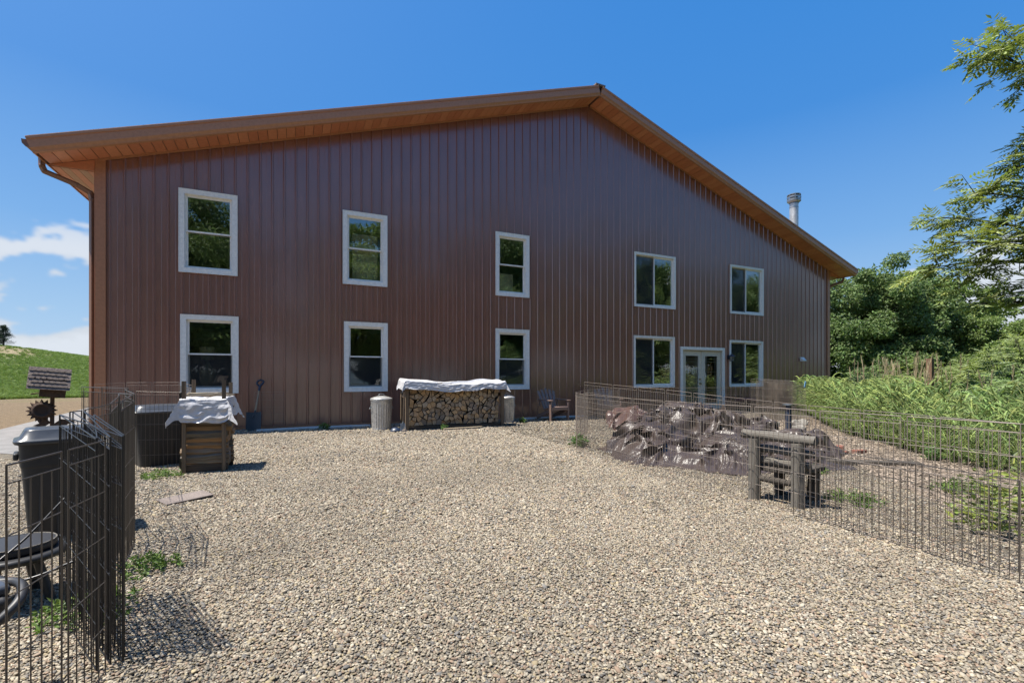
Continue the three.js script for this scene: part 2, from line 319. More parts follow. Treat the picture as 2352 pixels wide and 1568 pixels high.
  part('corner_trim', merge([bx(.17, S(0) + .02, .03, LEN - .085, S(.1) / 2, .02), bx(.03, S(0) - .2, .17, LEN + .004, S(0) / 2 - .1, -.085 + .02)]), M.trim, B);
  part('base_trim', merge([bx(DOOR[0] - .2, .05, .03, .18 + (DOOR[0] - .2) / 2, .03, .03), bx(LEN - DOOR[1] - .2, .05, .03, DOOR[1] + (LEN - DOOR[1] - .18) / 2, .03, .03)]), M.trim, B);
}
{ // roof, rake soffit boards, fascia, gutters
  const run = MID + .75, L = run / Math.cos(SA);
  for (const s of [-1, 1]) {
    const T = new THREE.Matrix4().makeTranslation(MID, APEX, 0).multiply(new THREE.Matrix4().makeRotationZ(-s * SA)); // local x runs down the slope on side s
    const put = (g) => g.applyMatrix4(T);
    part('roof', put(bx(L - .01, .05, DEPTH + OV + .3, s * (L - .01) / 2, .27, -DEPTH / 2 + OV / 2 - .13)), M.roof, B);
    const so = sub('rake_soffit', B), bw = .2032, nb = Math.floor(L / bw), g0 = bx(bw - .011, .014, OV - .05, 0, 0, 0);
    for (let i = 0; i < nb; i++) {
      const m = part('soffit_board', g0, ((i / 2 | 0) + (n2(i * .7, s) > .25 ? 1 : 0)) % 2 ? M.soffitA : M.soffitB, so);
      m.applyMatrix4(new THREE.Matrix4().multiplyMatrices(T, new THREE.Matrix4().makeTranslation(s * (.03 + bw * (i + .5)), .006 + (i % 2) * .0025, .022 + (OV - .05) / 2)));
    }
    part('soffit_backing', put(bx(L - .05, .01, OV - .06, s * L / 2, .045, .02 + OV / 2)), M.roof, B);
    part('wall_channel', put(bx(MID / Math.cos(SA) - .1, .045, .018, s * (MID / Math.cos(SA)) / 2, -.024, .031)), M.fascia, B);
    // rake fascia: flat board, splayed lower lip and top flashing, drawn as one folded profile
    const pr = new THREE.Shape([[OV - .03, -.025], [OV + .018, -.012], [OV + .022, .012], [OV + .055, .060], [OV + .055, .205], [OV + .075, .215], [OV + .075, .262], [OV + .07, .266], [OV - .09, .266], [OV - .09, .255], [OV - .03, .25]].map(([a, b]) => new THREE.Vector2(a, b)));
    const f = new THREE.ExtrudeGeometry(pr, { depth: L, bevelEnabled: false }); // profile (z, y) swept along x
    f.applyMatrix4(new THREE.Matrix4().set(0, 0, s, 0, 0, 1, 0, 0, 1, 0, 0, 0, 0, 0, 0, 1)); f.computeVertexNormals();
    if (s > 0) { const p = f.attributes.position, a = p.array; for (let i = 0; i < a.length; i += 9) for (let q = 0; q < 3; q++) { const t = a[i + 3 + q]; a[i + 3 + q] = a[i + 6 + q]; a[i + 6 + q] = t; } f.computeVertexNormals(); }
    part('rake_fascia', put(boxProj(f.index ? f.toNonIndexed() : f)), M.fascia, B);
    // flat eave soffit with lengthwise boards, and the gable return that closes it
    const ex = s < 0 ? 0 : LEN, y0 = S(0) - .235, es = sub('eave_soffit', B), ebx = .72 / 5, gb = bx(ebx - .006, .012, DEPTH - .1, 0, 0, 0, 0, 0, 0, true);
    for (let i = 0; i < 5; i++) { const m = part('soffit_board', gb, i % 2 ? M.soffitSide : M.soffitB, es); m.position.set(ex + s * (ebx * (i + .5) + .015), y0 + .006 + (i % 2) * .002, -DEPTH / 2 - .03); }
    const tri = new THREE.ExtrudeGeometry(new THREE.Shape([new THREE.Vector2(ex + s * .01, y0 - .01), new THREE.Vector2(ex + s * .735, y0 - .01), new THREE.Vector2(ex + s * .01, S(0) - .012)]), { depth: .025, bevelEnabled: false }); tri.translate(0, 0, -.005);
    part('gable_return', boxProj(tri.index ? tri.toNonIndexed() : tri), M.soffitA, B);
    part('eave_fascia', bx(.02, .27, DEPTH + OV - .1, ex + s * .745, y0 + .115, -DEPTH / 2 + OV / 2), M.fascia, B);
    const gp = new THREE.Shape([[0, 0], [.075, 0], [.125, .055], [.13, .115], [.14, .125], [.13, .13], [.118, .118], [.112, .06], [.07, .012], [.01, .012], [.01, .13], [0, .13]].map(([a, b]) => new THREE.Vector2(s * a, b)));
    const gg = new THREE.ExtrudeGeometry(gp, { depth: DEPTH + OV + .02, bevelEnabled: false }); gg.translate(ex + s * .757, y0 + .06, -DEPTH);
    part('gutter', boxProj(gg.index ? gg.toNonIndexed() : gg), M.gutter, B);
    const cap = new THREE.ExtrudeGeometry(new THREE.Shape([[0, -.004], [.078, -.004], [.13, .054], [.142, .132], [0, .134]].map(([a, b]) => new THREE.Vector2(s * a, b))), { depth: .012, bevelEnabled: false }); cap.translate(ex + s * .757, y0 + .06, OV + .022);
    part('gutter_end', boxProj(cap.index ? cap.toNonIndexed() : cap), M.gutter, B);
    const dz = -.07, dx = ex + s * .075;
    const path = [V(ex + s * .80, y0 + .07, .10), V(ex + s * .80, y0 - .08, .09), V(ex + s * .77, y0 - .17, .06), V(ex + s * .30, y0 - .33, -.02), V(dx + s * .03, y0 - .44, dz), V(dx, y0 - .58, dz), V(dx, 2.6, dz), V(dx, .12, dz)];
    const cur = new THREE.CurvePath(); for (let i = 0; i + 1 < path.length; i++) cur.add(new THREE.LineCurve3(path[i], path[i + 1]));
    part('downspout', merge(path.slice(0, -1).map((p, i) => { const g = rod(p, path[i + 1], .055, .055, 4).toNonIndexed(); g.computeVertexNormals(); return g; }).concat(path.slice(1, -2).map((p) => new THREE.IcosahedronGeometry(.052, 1).translate(p.x, p.y, p.z)))), M.gutter, B);
  }
  part('ridge_cap', bx(.34, .04, DEPTH + OV + .36, MID, APEX + .288, -DEPTH / 2 + OV / 2 - .12), M.roof, B);
  // stove flue
  const fl = sub('flue_pipe', B), fx = 22.75, fz = -.62, fy = 8.82;
  part('pipe', new THREE.CylinderGeometry(.165, .165, 2.5, 28).translate(fx, fy - .35 - 1.25, fz), M.galv, fl);
  for (const q of [.52, .36]) part('pipe_band', new THREE.CylinderGeometry(.172, .172, .03, 28).translate(fx, fy - q, fz), M.steel, fl);
  part('flue_cap', merge([new THREE.CylinderGeometry(.255, .255, .03, 28).translate(fx, fy, fz), new THREE.CylinderGeometry(.262, .262, .05, 28, 1, true).translate(fx, fy - .10, fz), new THREE.CylinderGeometry(.262, .255, .07, 28, 1, true).translate(fx, fy - .22, fz), new THREE.CylinderGeometry(.255, .19, .06, 28).translate(fx, fy - .30, fz), new THREE.CylinderGeometry(.17, .17, .3, 28).translate(fx, fy - .16, fz), ...[...Array(8).keys()].map((i) => bx(.02, .27, .02, fx + .25 * Math.cos(i * .785), fy - .14, fz + .25 * Math.sin(i * .785)))]), M.steel, fl);
}
/* windows */
function ring(x0, x1, y0, y1, w, zc, d, mitre = 0) { // four butted bars
  return merge([bx(w, y1 - y0, d, x0 + w / 2, (y0 + y1) / 2, zc), bx(w, y1 - y0, d, x1 - w / 2, (y0 + y1) / 2, zc), bx(x1 - x0 - 2 * w, w, d, (x0 + x1) / 2, y1 - w / 2, zc), bx(x1 - x0 - 2 * w, w, d, (x0 + x1) / 2, y0 + w / 2, zc)]);
}
function pane(w, h, x, y, z, tilt) { const g = new THREE.PlaneGeometry(w, h); g.rotateY(tilt[0]); g.rotateX(tilt[1]); g.translate(x, y, z); return g; }
WINS.forEach(([x0, x1, y0, y1, kind], i) => {
  const w = sub('window', B), hung = kind === 'hung', cw = hung ? .095 : .06;
  part('casing', ring(x0, x1, y0, y1, cw, .022, .044), M.white, w);
  part('casing_lip', ring(x0 - .012, x1 + .012, y0 - .012, y1 + .012, .016, .036, .028), M.white, w);
  const a = x0 + cw + .001, b = x1 - cw - .001, c = y0 + cw + .001, d = y1 - cw - .001;
  part('jamb', ring(a - .002, b + .002, c - .002, d + .002, .02, -.055, .108), M.white, w);
  const t1 = [(rnd() - .5) * .012, (rnd() - .5) * .012], t2 = [(rnd() - .5) * .012, (rnd() - .5) * .012];
  if (hung) {
    const m = (c + d) / 2 + .01;
    part('sash', ring(a + .018, b - .018, m - .02, d - .018, .032, -.035, .034), M.white, w);
    part('sash', ring(a + .018, b - .018, c + .018, m + .018, .034, -.074, .034), M.white, w);
    for (const q of [0, .014]) part('pane', pane(b - a - .08, d - m - .04, (a + b) / 2, (m + d) / 2 - .01, -.03 - q, q ? t2 : t1), M.glass, w);
    for (const q of [0, .014]) part('pane', pane(b - a - .08, m - c - .06, (a + b) / 2, (m + c) / 2 + .012, -.068 - q, q ? t1 : t2), M.glass, w);
    if (i >= 5) part('insect_screen', new THREE.PlaneGeometry(b - a - .05, m - c - .02).translate((a + b) / 2, (m + c) / 2, -.046), M.screen, w);
  } else {
    const m = (a + b) / 2;
    part('sash', ring(a + .018, m + .02, c + .018, d - .018, .034, -.072, .034), M.white, w);
    part('sash', ring(m - .022, b - .018, c + .018, d - .018, .036, -.034, .034), M.white, w);
    for (const q of [0, .014]) part('pane', pane(m - a - .07, d - c - .09, (a + m) / 2 + .01, (c + d) / 2, -.066 - q, q ? t2 : t1), M.glass, w);
    for (const q of [0, .014]) part('pane', pane(b - m - .07, d - c - .09, (b + m) / 2 - .01, (c + d) / 2, -.028 - q, q ? t1 : t2), M.glass, w);
    part('insect_screen', new THREE.PlaneGeometry(m - a - .03, d - c - .05).translate((a + m) / 2, (c + d) / 2, -.04), M.screen, w);
  }
});
/* french door */
{
  const [x0, x1, , y1] = DOOR, w = sub('french_door', B);
  part('casing', merge([bx(.10, y1, .05, x0 + .05, y1 / 2, .025), bx(.10, y1, .05, x1 - .05, y1 / 2, .025), bx(x1 - x0 - .2, .10, .05, (x0 + x1) / 2, y1 - .05, .025)]), M.white, w);
  part('jamb', merge([bx(.03, y1 - .1, .12, x0 + .115, (y1 - .1) / 2, -.07), bx(.03, y1 - .1, .12, x1 - .115, (y1 - .1) / 2, -.07), bx(x1 - x0 - .26, .03, .12, (x0 + x1) / 2, y1 - .115, -.07)]), M.cream, w);
  part('threshold', bx(x1 - x0 - .2, .06, .18, (x0 + x1) / 2, .03, -.03), M.steel, w);
  const m = (x0 + x1) / 2, top = y1 - .14;
  for (const s of [-1, 1]) {
    const a = s < 0 ? x0 + .135 : m + .004, b = s < 0 ? m - .004 : x1 - .135, st = .145;
    part('door_leaf', merge([bx(st, top - .07, .045, a + st / 2, (top + .07) / 2, -.06), bx(st, top - .07, .045, b - st / 2, (top + .07) / 2, -.06), bx(b - a - 2 * st, .15, .045, (a + b) / 2, top - .075, -.06), bx(b - a - 2 * st, .19, .045, (a + b) / 2, .165, -.06), ring(a + st - .012, b - st + .012, .25, top - .14, .026, -.032, .012)]), M.cream, w);
    part('pane', pane(b - a - 2 * st, top - .42, (a + b) / 2, (top - .15 + .26) / 2, -.058, [(rnd() - .5) * .01, (rnd() - .5) * .01]), M.glass, w);
    const ga = a + st + .012, gb = b - st - .012, gy0 = .285, gy1 = top - .175, cames = [];
    for (const t of [.16, .84]) cames.push(bx(.007, gy1 - gy0, .006, lerp(ga, gb, t), (gy0 + gy1) / 2, -.052));
    for (const t of [.06, .12, .33, .67, .88, .94]) cames.push(bx(gb - ga, .007, .006, (ga + gb) / 2, lerp(gy0, gy1, t), -.0505));
    part('leaded_bars', merge(cames), M.lead, w);
  }
  part('astragal', bx(.05, top - .08, .02, m, (top + .08) / 2, -.027), M.cream, w);
  part('door_knob', merge([new THREE.SphereGeometry(.032, 14, 10).translate(m - .085, .98, .03), rod(V(m - .085, .98, -.04), V(m - .085, .98, .03), .012), new THREE.CylinderGeometry(.032, .032, .012, 16).rotateX(Math.PI / 2).translate(m - .085, .98, -.032)]), M.brass, w);
  part('deadbolt', merge([new THREE.CylinderGeometry(.03, .032, .022, 16).rotateX(Math.PI / 2).translate(m - .085, 1.13, -.027), bx(.012, .03, .02, m - .085, 1.13, -.008)]), M.brass, w);
}
{ // porch lantern beside the door and a dryer vent hood
  const l = sub('wall_lantern', B), x = 18.16, y = 1.9;
  part('bracket', merge([bx(.11, .16, .025, x, y + .03, .035), rod(V(x, y + .06, .04), V(x, y + .10, .13), .013)]), M.navy, l);
  part('lantern_roof', merge([new THREE.ConeGeometry(.13, .11, 8).translate(x, y + .10, .16), new THREE.SphereGeometry(.022, 8, 6).translate(x, y + .165, .16)]), M.navy, l);
  part('lantern_glass', new THREE.CylinderGeometry(.082, .066, .15, 8, 1, true).translate(x, y - .03, .16), M.lampGlass, l);
  part('lantern_cage', merge([...[...Array(6).keys()].map((i) => rod(V(x + .088 * Math.cos(i * 1.047), y + .05, .16 + .088 * Math.sin(i * 1.047)), V(x + .07 * Math.cos(i * 1.047), y - .11, .16 + .07 * Math.sin(i * 1.047)), .005, .005, 5)), new THREE.TorusGeometry(.08, .005, 5, 18).rotateX(Math.PI / 2).translate(x, y - .03, .16), new THREE.CylinderGeometry(.072, .06, .018, 8).translate(x, y - .115, .16)]), M.navy, l);
  const v = new THREE.ExtrudeGeometry(new THREE.Shape([[0, .0], [.14, 0], [.15, .03], [.04, .16], [0, .16]].map(([a, b]) => new THREE.Vector2(a, b))), { depth: .2, bevelEnabled: false }); v.rotateY(-Math.PI / 2); v.translate(22.37, 1.84, .02);
  part('vent_hood', boxProj(v.index ? v.toNonIndexed() : v), M.white, B);
}

/* ------------------------------------------------------------------ firewood */
function clipHalf(poly, px, py, nx, ny) { // keep the side where (p - P) . n <= 0
  const out = []; for (let i = 0; i < poly.length; i++) { const a = poly[i], b = poly[(i + 1) % poly.length], da = (a[0] - px) * nx + (a[1] - py) * ny, db = (b[0] - px) * nx + (b[1] - py) * ny; if (da <= 0) out.push(a); if (da * db < 0) { const t = da / (da - db); out.push([lerp(a[0], b[0], t), lerp(a[1], b[1], t)]); } } return out;
}
const endMats = [[.80, .52, .27], [.72, .48, .27], [.62, .45, .29], [.52, .40, .28], [.86, .64, .38], [.42, .33, .25], [.68, .53, .37]].map((c) => std({ color: col(...c), map: endTex, bumpMap: mottBump, bumpScale: .006, roughness: .9 }));
function splitLog(poly, len) { // convex end section, slightly chamfered, bark and cleft sides
  const cx = poly.reduce((a, p) => a + p[0], 0) / poly.length, cy = poly.reduce((a, p) => a + p[1], 0) / poly.length;
  const sh = new THREE.Shape(poly.map(([x, y]) => new THREE.Vector2(x - cx, y - cy)));
  const g = new THREE.ExtrudeGeometry(sh, { depth: len, bevelEnabled: true, bevelThickness: .003, bevelSize: .002, bevelOffset: -.002, bevelSegments: 1 });
  return { g, cx, cy };
}
const RX = 5.98, RZ = 1.80, RW = 2.33;
{
  const rr = mulberry(31), sites = [], W = RW - .13, y0 = .10, y1 = .93;
  for (let j = 0; j < 8; j++) { const n = 21 + (j % 2); for (let i = 0; i < n; i++) sites.push([(i + .5 + (rr() - .5) * .95) * W / n, y0 + (j + .5 + (rr() - .5) * .95) * (y1 - y0) / 8]); }
  for (let it = 0; it < 1; it++);
  for (const [sx, sy] of sites) {
    let poly = [[0, y0], [W, y0], [W, y1], [0, y1]];
    for (const [tx, ty] of sites) { const dx = tx - sx, dy = ty - sy, d = Math.hypot(dx, dy); if (d > .45 || d < 1e-6) continue; poly = clipHalf(poly, (sx + tx) / 2, (sy + ty) / 2, dx / d, dy / d); if (poly.length < 3) break; }
    if (poly.length < 3) continue;
    const mx = poly.reduce((a, p) => a + p[0], 0) / poly.length, my = poly.reduce((a, p) => a + p[1], 0) / poly.length, k = .93 + rr() * .06;
    // knock off small facets so that sections read as wedges and quarters
    poly = poly.map(([x, y]) => [mx + (x - mx) * k, my + (y - my) * k]).filter((p, i, A) => { const q = A[(i + 1) % A.length]; return Math.hypot(p[0] - q[0], p[1] - q[1]) > .036; });
    if (poly.length < 3) continue;
    const len = .38 + rr() * .06, { g, cx, cy } = splitLog(poly, len);
    const m = one('split_log', g, [endMats[Math.floor(Math.pow(rr(), 1.3) * endMats.length)], M.bark], 'split log with its cut end showing in the tarp covered firewood rack', 'firewood', 'split logs packed in the rack by the wall');
    m.position.set(RX + .065 + cx, cy, RZ - .44 + (.40 - len) + (rr() - .5) * .085);
  }
  const top = [[.35, .98, .3], [.52, 1.0, -.4], [.75, 1.02, .9], [.95, .99, .2], [1.15, 1.0, -.7], [1.3, .985, .5], [1.55, .99, 1.1], [.62, .985, 1.8]];
  for (const [x, y, a] of top) { const { g } = splitLog([[-.05, -.035], [.055, -.04], [.03, .05], [-.04, .045]], .36); g.rotateZ(a); const m = one('split_log', g, [endMats[3], M.bark], 'loose split log lying on top of the packed firewood rack', 'firewood', 'loose logs heaped on the rack'); m.position.set(RX + x, y, RZ - .42); m.rotation.y = a * .3; }
  const r = thing('firewood_rack', 'low timber firewood rack with dark corner posts against the brown wall', 'rack', [RX, 0, RZ]);
  for (const [x, z] of [[0, .02], [RW, .02], [0, -.47], [RW, -.47]]) part('post', bx(.07, 1.06, .07, x, .53, z), M.lumber, r);
  for (const z of [-.0, -.40]) part('bottom_rail', bx(RW - .1, .085, .06, RW / 2, .045, z, 0, 0, 0, true), M.lumberDark, r);
  for (const x of [0, RW]) part('end_rail', bx(.05, .08, .38, x, .78, -.22), M.lumberDark, r);
}
// sheet of cloth over a box: flat grid folded down past the edges, with creases and a sag
function drape(w, d, fx, fzF, fzB, top, sagFn, crease, seed, nx = 90, nz = 60) {
  const g = new THREE.PlaneGeometry(1, 1, nx, nz), p = g.attributes.position, uv = g.attributes.uv;
  for (let i = 0; i < p.count; i++) {
    const a = lerp(-w / 2 - fx, w / 2 + fx, uv.getX(i)), b = lerp(-d / 2 - fzB, d / 2 + fzF, 1 - uv.getY(i));
    const ox = Math.max(0, Math.abs(a) - w / 2), oz = Math.max(0, Math.abs(b) - d / 2), sx = Math.sign(a), sz = Math.sign(b), o = Math.hypot(ox, oz) * (ox > 0 && oz > 0 ? .92 : 1);
    const fold = crease * (n2(a * 2.2 + seed, b * 5) + .5 * (1 - 2 * Math.abs(n2(a * 3.1 + b * 2, b * 9 + seed))) + .22 * n2(a * 9 + seed, b * 14)) * (.30 + 1.6 * Math.min(o, .3));
    const corner = Math.min(ox, oz) * .55;
    p.setXYZ(i, sx * (Math.min(Math.abs(a), w / 2) + ox * .10 + corner * .6 + (ox > 0 ? Math.abs(fold) : 0)), top - o + sagFn(a, b, ox, oz) + (o ? 0 : fold * .5), sz * (Math.min(Math.abs(b), d / 2) + oz * .08 + corner * .6 + (oz > 0 ? .012 + Math.abs(fold) * 1.0 : 0)));
    uv.setXY(i, a, b);
  }
  g.computeVertexNormals(); return g;
}
{
  const g = drape(RW + .14, .62, .17, .20, .05, 1.09, (a, b, ox, oz) => {
    const t = a / (RW / 2), s = Math.max(0, 1 - t * t);
    return -.10 * s * (b > -.05 ? 1 : .3) + (oz > 0 ? .06 * s * Math.min(1, oz / .2) - .03 * (1 - s) : 0) - (ox > 0 ? .04 : 0) + .035 * n2(a * 1.3, 4) + .02 * Math.sin(a * 2.4 + b * 9);
  }, .030, 3.3, 150, 70);
  const m = one('rack_tarp', g, M.coverTarp, 'wrinkled silver grey plastic sheet draped over the long firewood rack', 'tarp'); m.position.set(RX + RW / 2, .045, RZ - .22);
}
{ // the small standing crib of split wood by the bins
  const X = 2.66, Z = 5.15, g0 = mulberry(8);
  const r = thing('wood_crib', 'narrow upright timber crib with four tall stakes holding split firewood', 'rack', [X, 0, Z], -.06);
  for (const [x, z, h] of [[-.215, .215, 1.15], [.215, .215, 1.16], [-.215, -.215, 1.17], [.215, -.215, 1.13]]) part('stake', bx(.042, h, .035, x, h / 2, z + Math.sign(z) * .02), M.lumber, r);
  for (const z of [.19, -.19]) part('base_board', bx(.5, .09, .04, 0, .06, z, 0, 0, 0, true), M.lumberDark, r);
  const cols = [[.66, .40, .20], [.54, .35, .19], [.42, .37, .31], [.72, .43, .21], [.56, .40, .26], [.38, .34, .29]].map((c) => std({ color: col(...c), map: grainTex, bumpMap: grainBump, bumpScale: .012, roughness: .9 }));
  for (let k = 0; k < 10; k++) for (let j = 0; j < 3; j++) {
    const h = .072, s = .06 + g0() * .025, y = .115 + k * .074, L = .46 + g0() * .08;
    let g = new THREE.CylinderGeometry(.048 + g0() * .008, .05 + g0() * .006, L, 5, 6); g.rotateZ(Math.PI / 2); g.scale(1, .86 + g0() * .1, 1.25); jitter(g, .009, 5, k * 3 + j); g = g.toNonIndexed(); g.computeVertexNormals();
    const uv = g.attributes.uv; for (let i = 0; i < uv.count; i++) uv.setXY(i, uv.getX(i) * .3, uv.getY(i) * .5);
    const m = one('crib_log', g, cols[(k * 2 + j * 3 + (g0() * 2 | 0)) % cols.length], 'split log laid lengthwise in the narrow upright crib', 'firewood', 'split logs stacked in the narrow crib');
    m.position.set(X + (g0() - .5) * .05, y, Z + (j - 1) * .135); m.rotation.set((g0() - .5) * .5, (g0() - .5) * .08 - .06, (g0() - .5) * .07);
  }
  const g = drape(.50, .49, .27, .30, .2, .95, (a, b, ox, oz) => -.02 * Math.cos(a * 4) + .02 * n2(a * 3, b * 3), .035, 9.1, 70, 70);
  const m = one('crib_tarp', g, M.coverTarp, 'crumpled silver grey plastic cover on the narrow wood crib', 'tarp'); m.position.set(X, 0, Z); m.rotation.y = -.06;
  for (const [dx, y, dz, ry, l] of [[-.05, .965, -.05, .15, .5], [.08, .97, .03, -.1, .42], [0, .985, .08, .3, .46]]) { const s = one('kindling_stick', boxProj(jitter(new THREE.BoxGeometry(l, .028, .035, 6, 1, 1), .008, 6, dx * 50).toNonIndexed(), true), M.paleBoard, 'pale split stick lying on top of the covered wood crib', 'firewood', 'sticks on top of the wood crib'); s.position.set(X + dx, y, Z + dz - .1); s.rotation.y = ry; s.geometry.computeVertexNormals(); }
}
/* ------------------------------------------------------------------ cans and bins */
function galvCan(x, z, r, h, label) {
  const t = thing('galvanized_can', label, 'trash can', [x, 0, z], R(0, 3), 'galvanized cans flanking the firewood rack');
  const n = 96, P = [], ys = [0, .03, .05, .07, h * .5, h - .16, h - .13, h - .1, h - .05, h - .045];
  const g = new THREE.CylinderGeometry(1, 1, 1, n, ys.length - 1, true), p = g.attributes.position;
  for (let i = 0; i < p.count; i++) { const a = Math.atan2(p.getZ(i), p.getX(i)), k = Math.round((p.getY(i) + .5) * (ys.length - 1)), y = ys[k], tt = y / h, flute = k >= 3 && k <= 5 ? .0075 * Math.sign(Math.cos(a * 24)) * Math.min(1, Math.abs(Math.cos(a * 24)) * 3) : 0; const rr = r * (.86 + .14 * tt) + flute + (k === 1 || k === 7 ? .006 : 0); p.setXYZ(i, rr * Math.cos(a), y, rr * Math.sin(a)); }
  g.computeVertexNormals(); part('can_body', g, M.galv, t);
  part('can_bottom', new THREE.CircleGeometry(r * .86, 40).rotateX(-Math.PI / 2).translate(0, .012, 0), M.steel, t);
  const lid = new THREE.LatheGeometry([[0, .055], [r * .35, .05], [r * .7, .03], [r * .9, .012], [r * 1.03, .0], [r * 1.045, -.012], [r * 1.045, -.05], [r * 1.03, -.052]].map(([a, b]) => new THREE.Vector2(a, b)), 56); lid.translate(0, h - .02, 0);
  part('lid', lid, M.galv, t);
  part('lid_handle', tube([V(-.07, h + .025, 0), V(-.06, h + .065, 0), V(.06, h + .065, 0), V(.07, h + .025, 0)], .006, 6, 20), M.steel, t);
  for (const s of [-1, 1]) part('side_handle', tube([V(s * r * .97, h - .2, -.06), V(s * (r + .02), h - .25, -.055), V(s * (r + .02), h - .25, .055), V(s * r * .97, h - .2, .06)], .006, 6, 20), M.steel, t);
}
galvCan(5.50, 1.36, .235, .74, 'galvanized steel trash can with a domed lid beside the firewood rack, under the window');
galvCan(8.80, 1.05, .19, .70, 'smaller galvanized can half hidden behind the end of the firewood rack, near the plastic chair');
function tote(x, z, turn, label, s = 1, wd = 1) {
  const t = thing('storage_bin', label, 'trash bin', [x, 0, z], turn, 'black lidded bins inside the wire pens');
  const w0 = .44 * s * wd, w1 = .58 * s * wd, d0 = .38 * s * wd, d1 = .48 * s * wd, h = .66 * s;
  const loft = (rows) => { const P = [], N = 40; const pos = [], idx = []; rows.forEach(([w, d, y, pw]) => { for (let i = 0; i < N; i++) { const a = i / N * 2 * Math.PI, c = Math.cos(a), q = Math.sin(a), e = pw; pos.push(Math.sign(c) * Math.abs(c) ** e * w / 2, y, Math.sign(q) * Math.abs(q) ** e * d / 2); } }); for (let r = 0; r + 1 < rows.length; r++) for (let i = 0; i < N; i++) { const a = r * N + i, b = r * N + (i + 1) % N; idx.push(a, a + N, b, b, a + N, b + N); } const g = new THREE.BufferGeometry(); g.setAttribute('position', new THREE.Float32BufferAttribute(pos, 3)); g.setIndex(idx); g.computeVertexNormals(); return boxProj(g); };
  part('bin_body', loft([[.02, .02, .01, .3], [w0 * .96, d0 * .96, .0, .3], [w0, d0, .02, .3], [lerp(w0, w1, .75), lerp(d0, d1, .75), h * .74, .3], [lerp(w0, w1, .77), lerp(d0, d1, .77), h * .75, .3], [lerp(w0, w1, .92), lerp(d0, d1, .92), h * .77, .3], [w1, d1, h - .02, .3], [w1 * 1.03, d1 * 1.03, h - .015, .3], [w1 * 1.03, d1 * 1.03, h + .005, .3]]), M.blackPlastic, t);
  part('lid', loft([[w1 * 1.10, d1 * 1.12, h - .01, .32], [w1 * 1.14, d1 * 1.16, h + .005, .32], [w1 * 1.13, d1 * 1.15, h + .02, .32], [w1 * 1.0, d1 * .98, h + .03, .32], [w1 * .88, d1 * .82, h + .085, .34], [w1 * .84, d1 * .76, h + .095, .34], [w1 * .60, d1 * .40, h + .10, .36], [w1 * .57, d1 * .34, h + .085, .4], [.02, .02, h + .085, .4]]), M.lid, t);
  for (const s2 of [-1, 1]) part('grip', rbx(.03, .05, .2, .012, s2 * (w1 * .53), h * .86, 0), M.blackPlastic, t);
  for (const k of [-1, 0, 1]) for (const f of [-1, 1]) part('rib', rbx(.018, h * .62, .016, .006, k * w0 * .3, h * .36, f * (lerp(d0, d1, .4) / 2 + .004), f * -.075, 0, 0), M.blackPlastic, t);
}
tote(2.02, 7.66, .35, 'black plastic bin with a blue grey ridged lid beside the rusty birdhouse stake', 1.10, .66);
tote(1.98, 4.42, .42, 'black plastic bin with its shiny lid mirroring the sky, next to the wood crib', 1.10);

/* ------------------------------------------------------------------ seating */
function adirondack(name, x, z, turn, label, mat) {
  const t = thing(name, label, 'chair', [x, 0, z], turn, 'plastic garden chairs by the wall');
  for (let i = 0; i < 5; i++) { const a = (i - 2) * .09, L = .62 - Math.abs(i - 2) * .035, g = rbx(.082, L, .018, .008, 0, L / 2, 0); g.rotateZ(-a * .9); g.translate((i - 2) * .088, 0, 0); g.rotateX(-.42); g.translate(0, .32, -.19); part('back_slat', g, mat, t); }
  part('back_rail', rbx(.46, .05, .02, .008, 0, .70, -.385, -.42), mat, t);
  for (let i = 0; i < 5; i++) part('seat_slat', rbx(.52, .02, .082, .008, 0, .39 - i * .018, .24 - i * .094, .19), mat, t);
  for (const s of [-1, 1]) {
    part('front_leg', rbx(.045, .56, .09, .01, s * .29, .28, .24), mat, t);
    part('rear_leg', rbx(.04, .10, .80, .01, s * .25, .20, -.10, -.34), mat, t);
    part('armrest', rbx(.11, .025, .62, .01, s * .30, .575, .0, .03), mat, t);
    part('arm_bracket', rbx(.03, .16, .06, .008, s * .30, .48, -.26), mat, t);
  }
  part('front_apron', rbx(.54, .09, .022, .008, 0, .345, .285), mat, t);
  return t;
}
adirondack('garden_chair', 10.25, .98, .10, 'dark brown plastic slatted garden chair standing alone by the wall', M.chair);
adirondack('garden_chair', 12.1, .95, -.25, 'dark brown plastic garden chair behind the wire pen, close to the sliding window', M.chair);
{ const t = thing('cushioned_stool', 'low stool with a faded maroon cushion outside the french door', 'stool', [18.35, 0, .62]);
  part('cushion', rbx(.62, .12, .42, .05, 0, .40, 0), M.cushion, t); for (const [a, b] of [[-1, -1], [1, -1], [-1, 1], [1, 1]]) part('leg', bx(.04, .34, .04, a * .26, .17, b * .16), M.lumberDark, t); part('seat_frame', bx(.58, .04, .38, 0, .335, 0), M.lumberDark, t); }
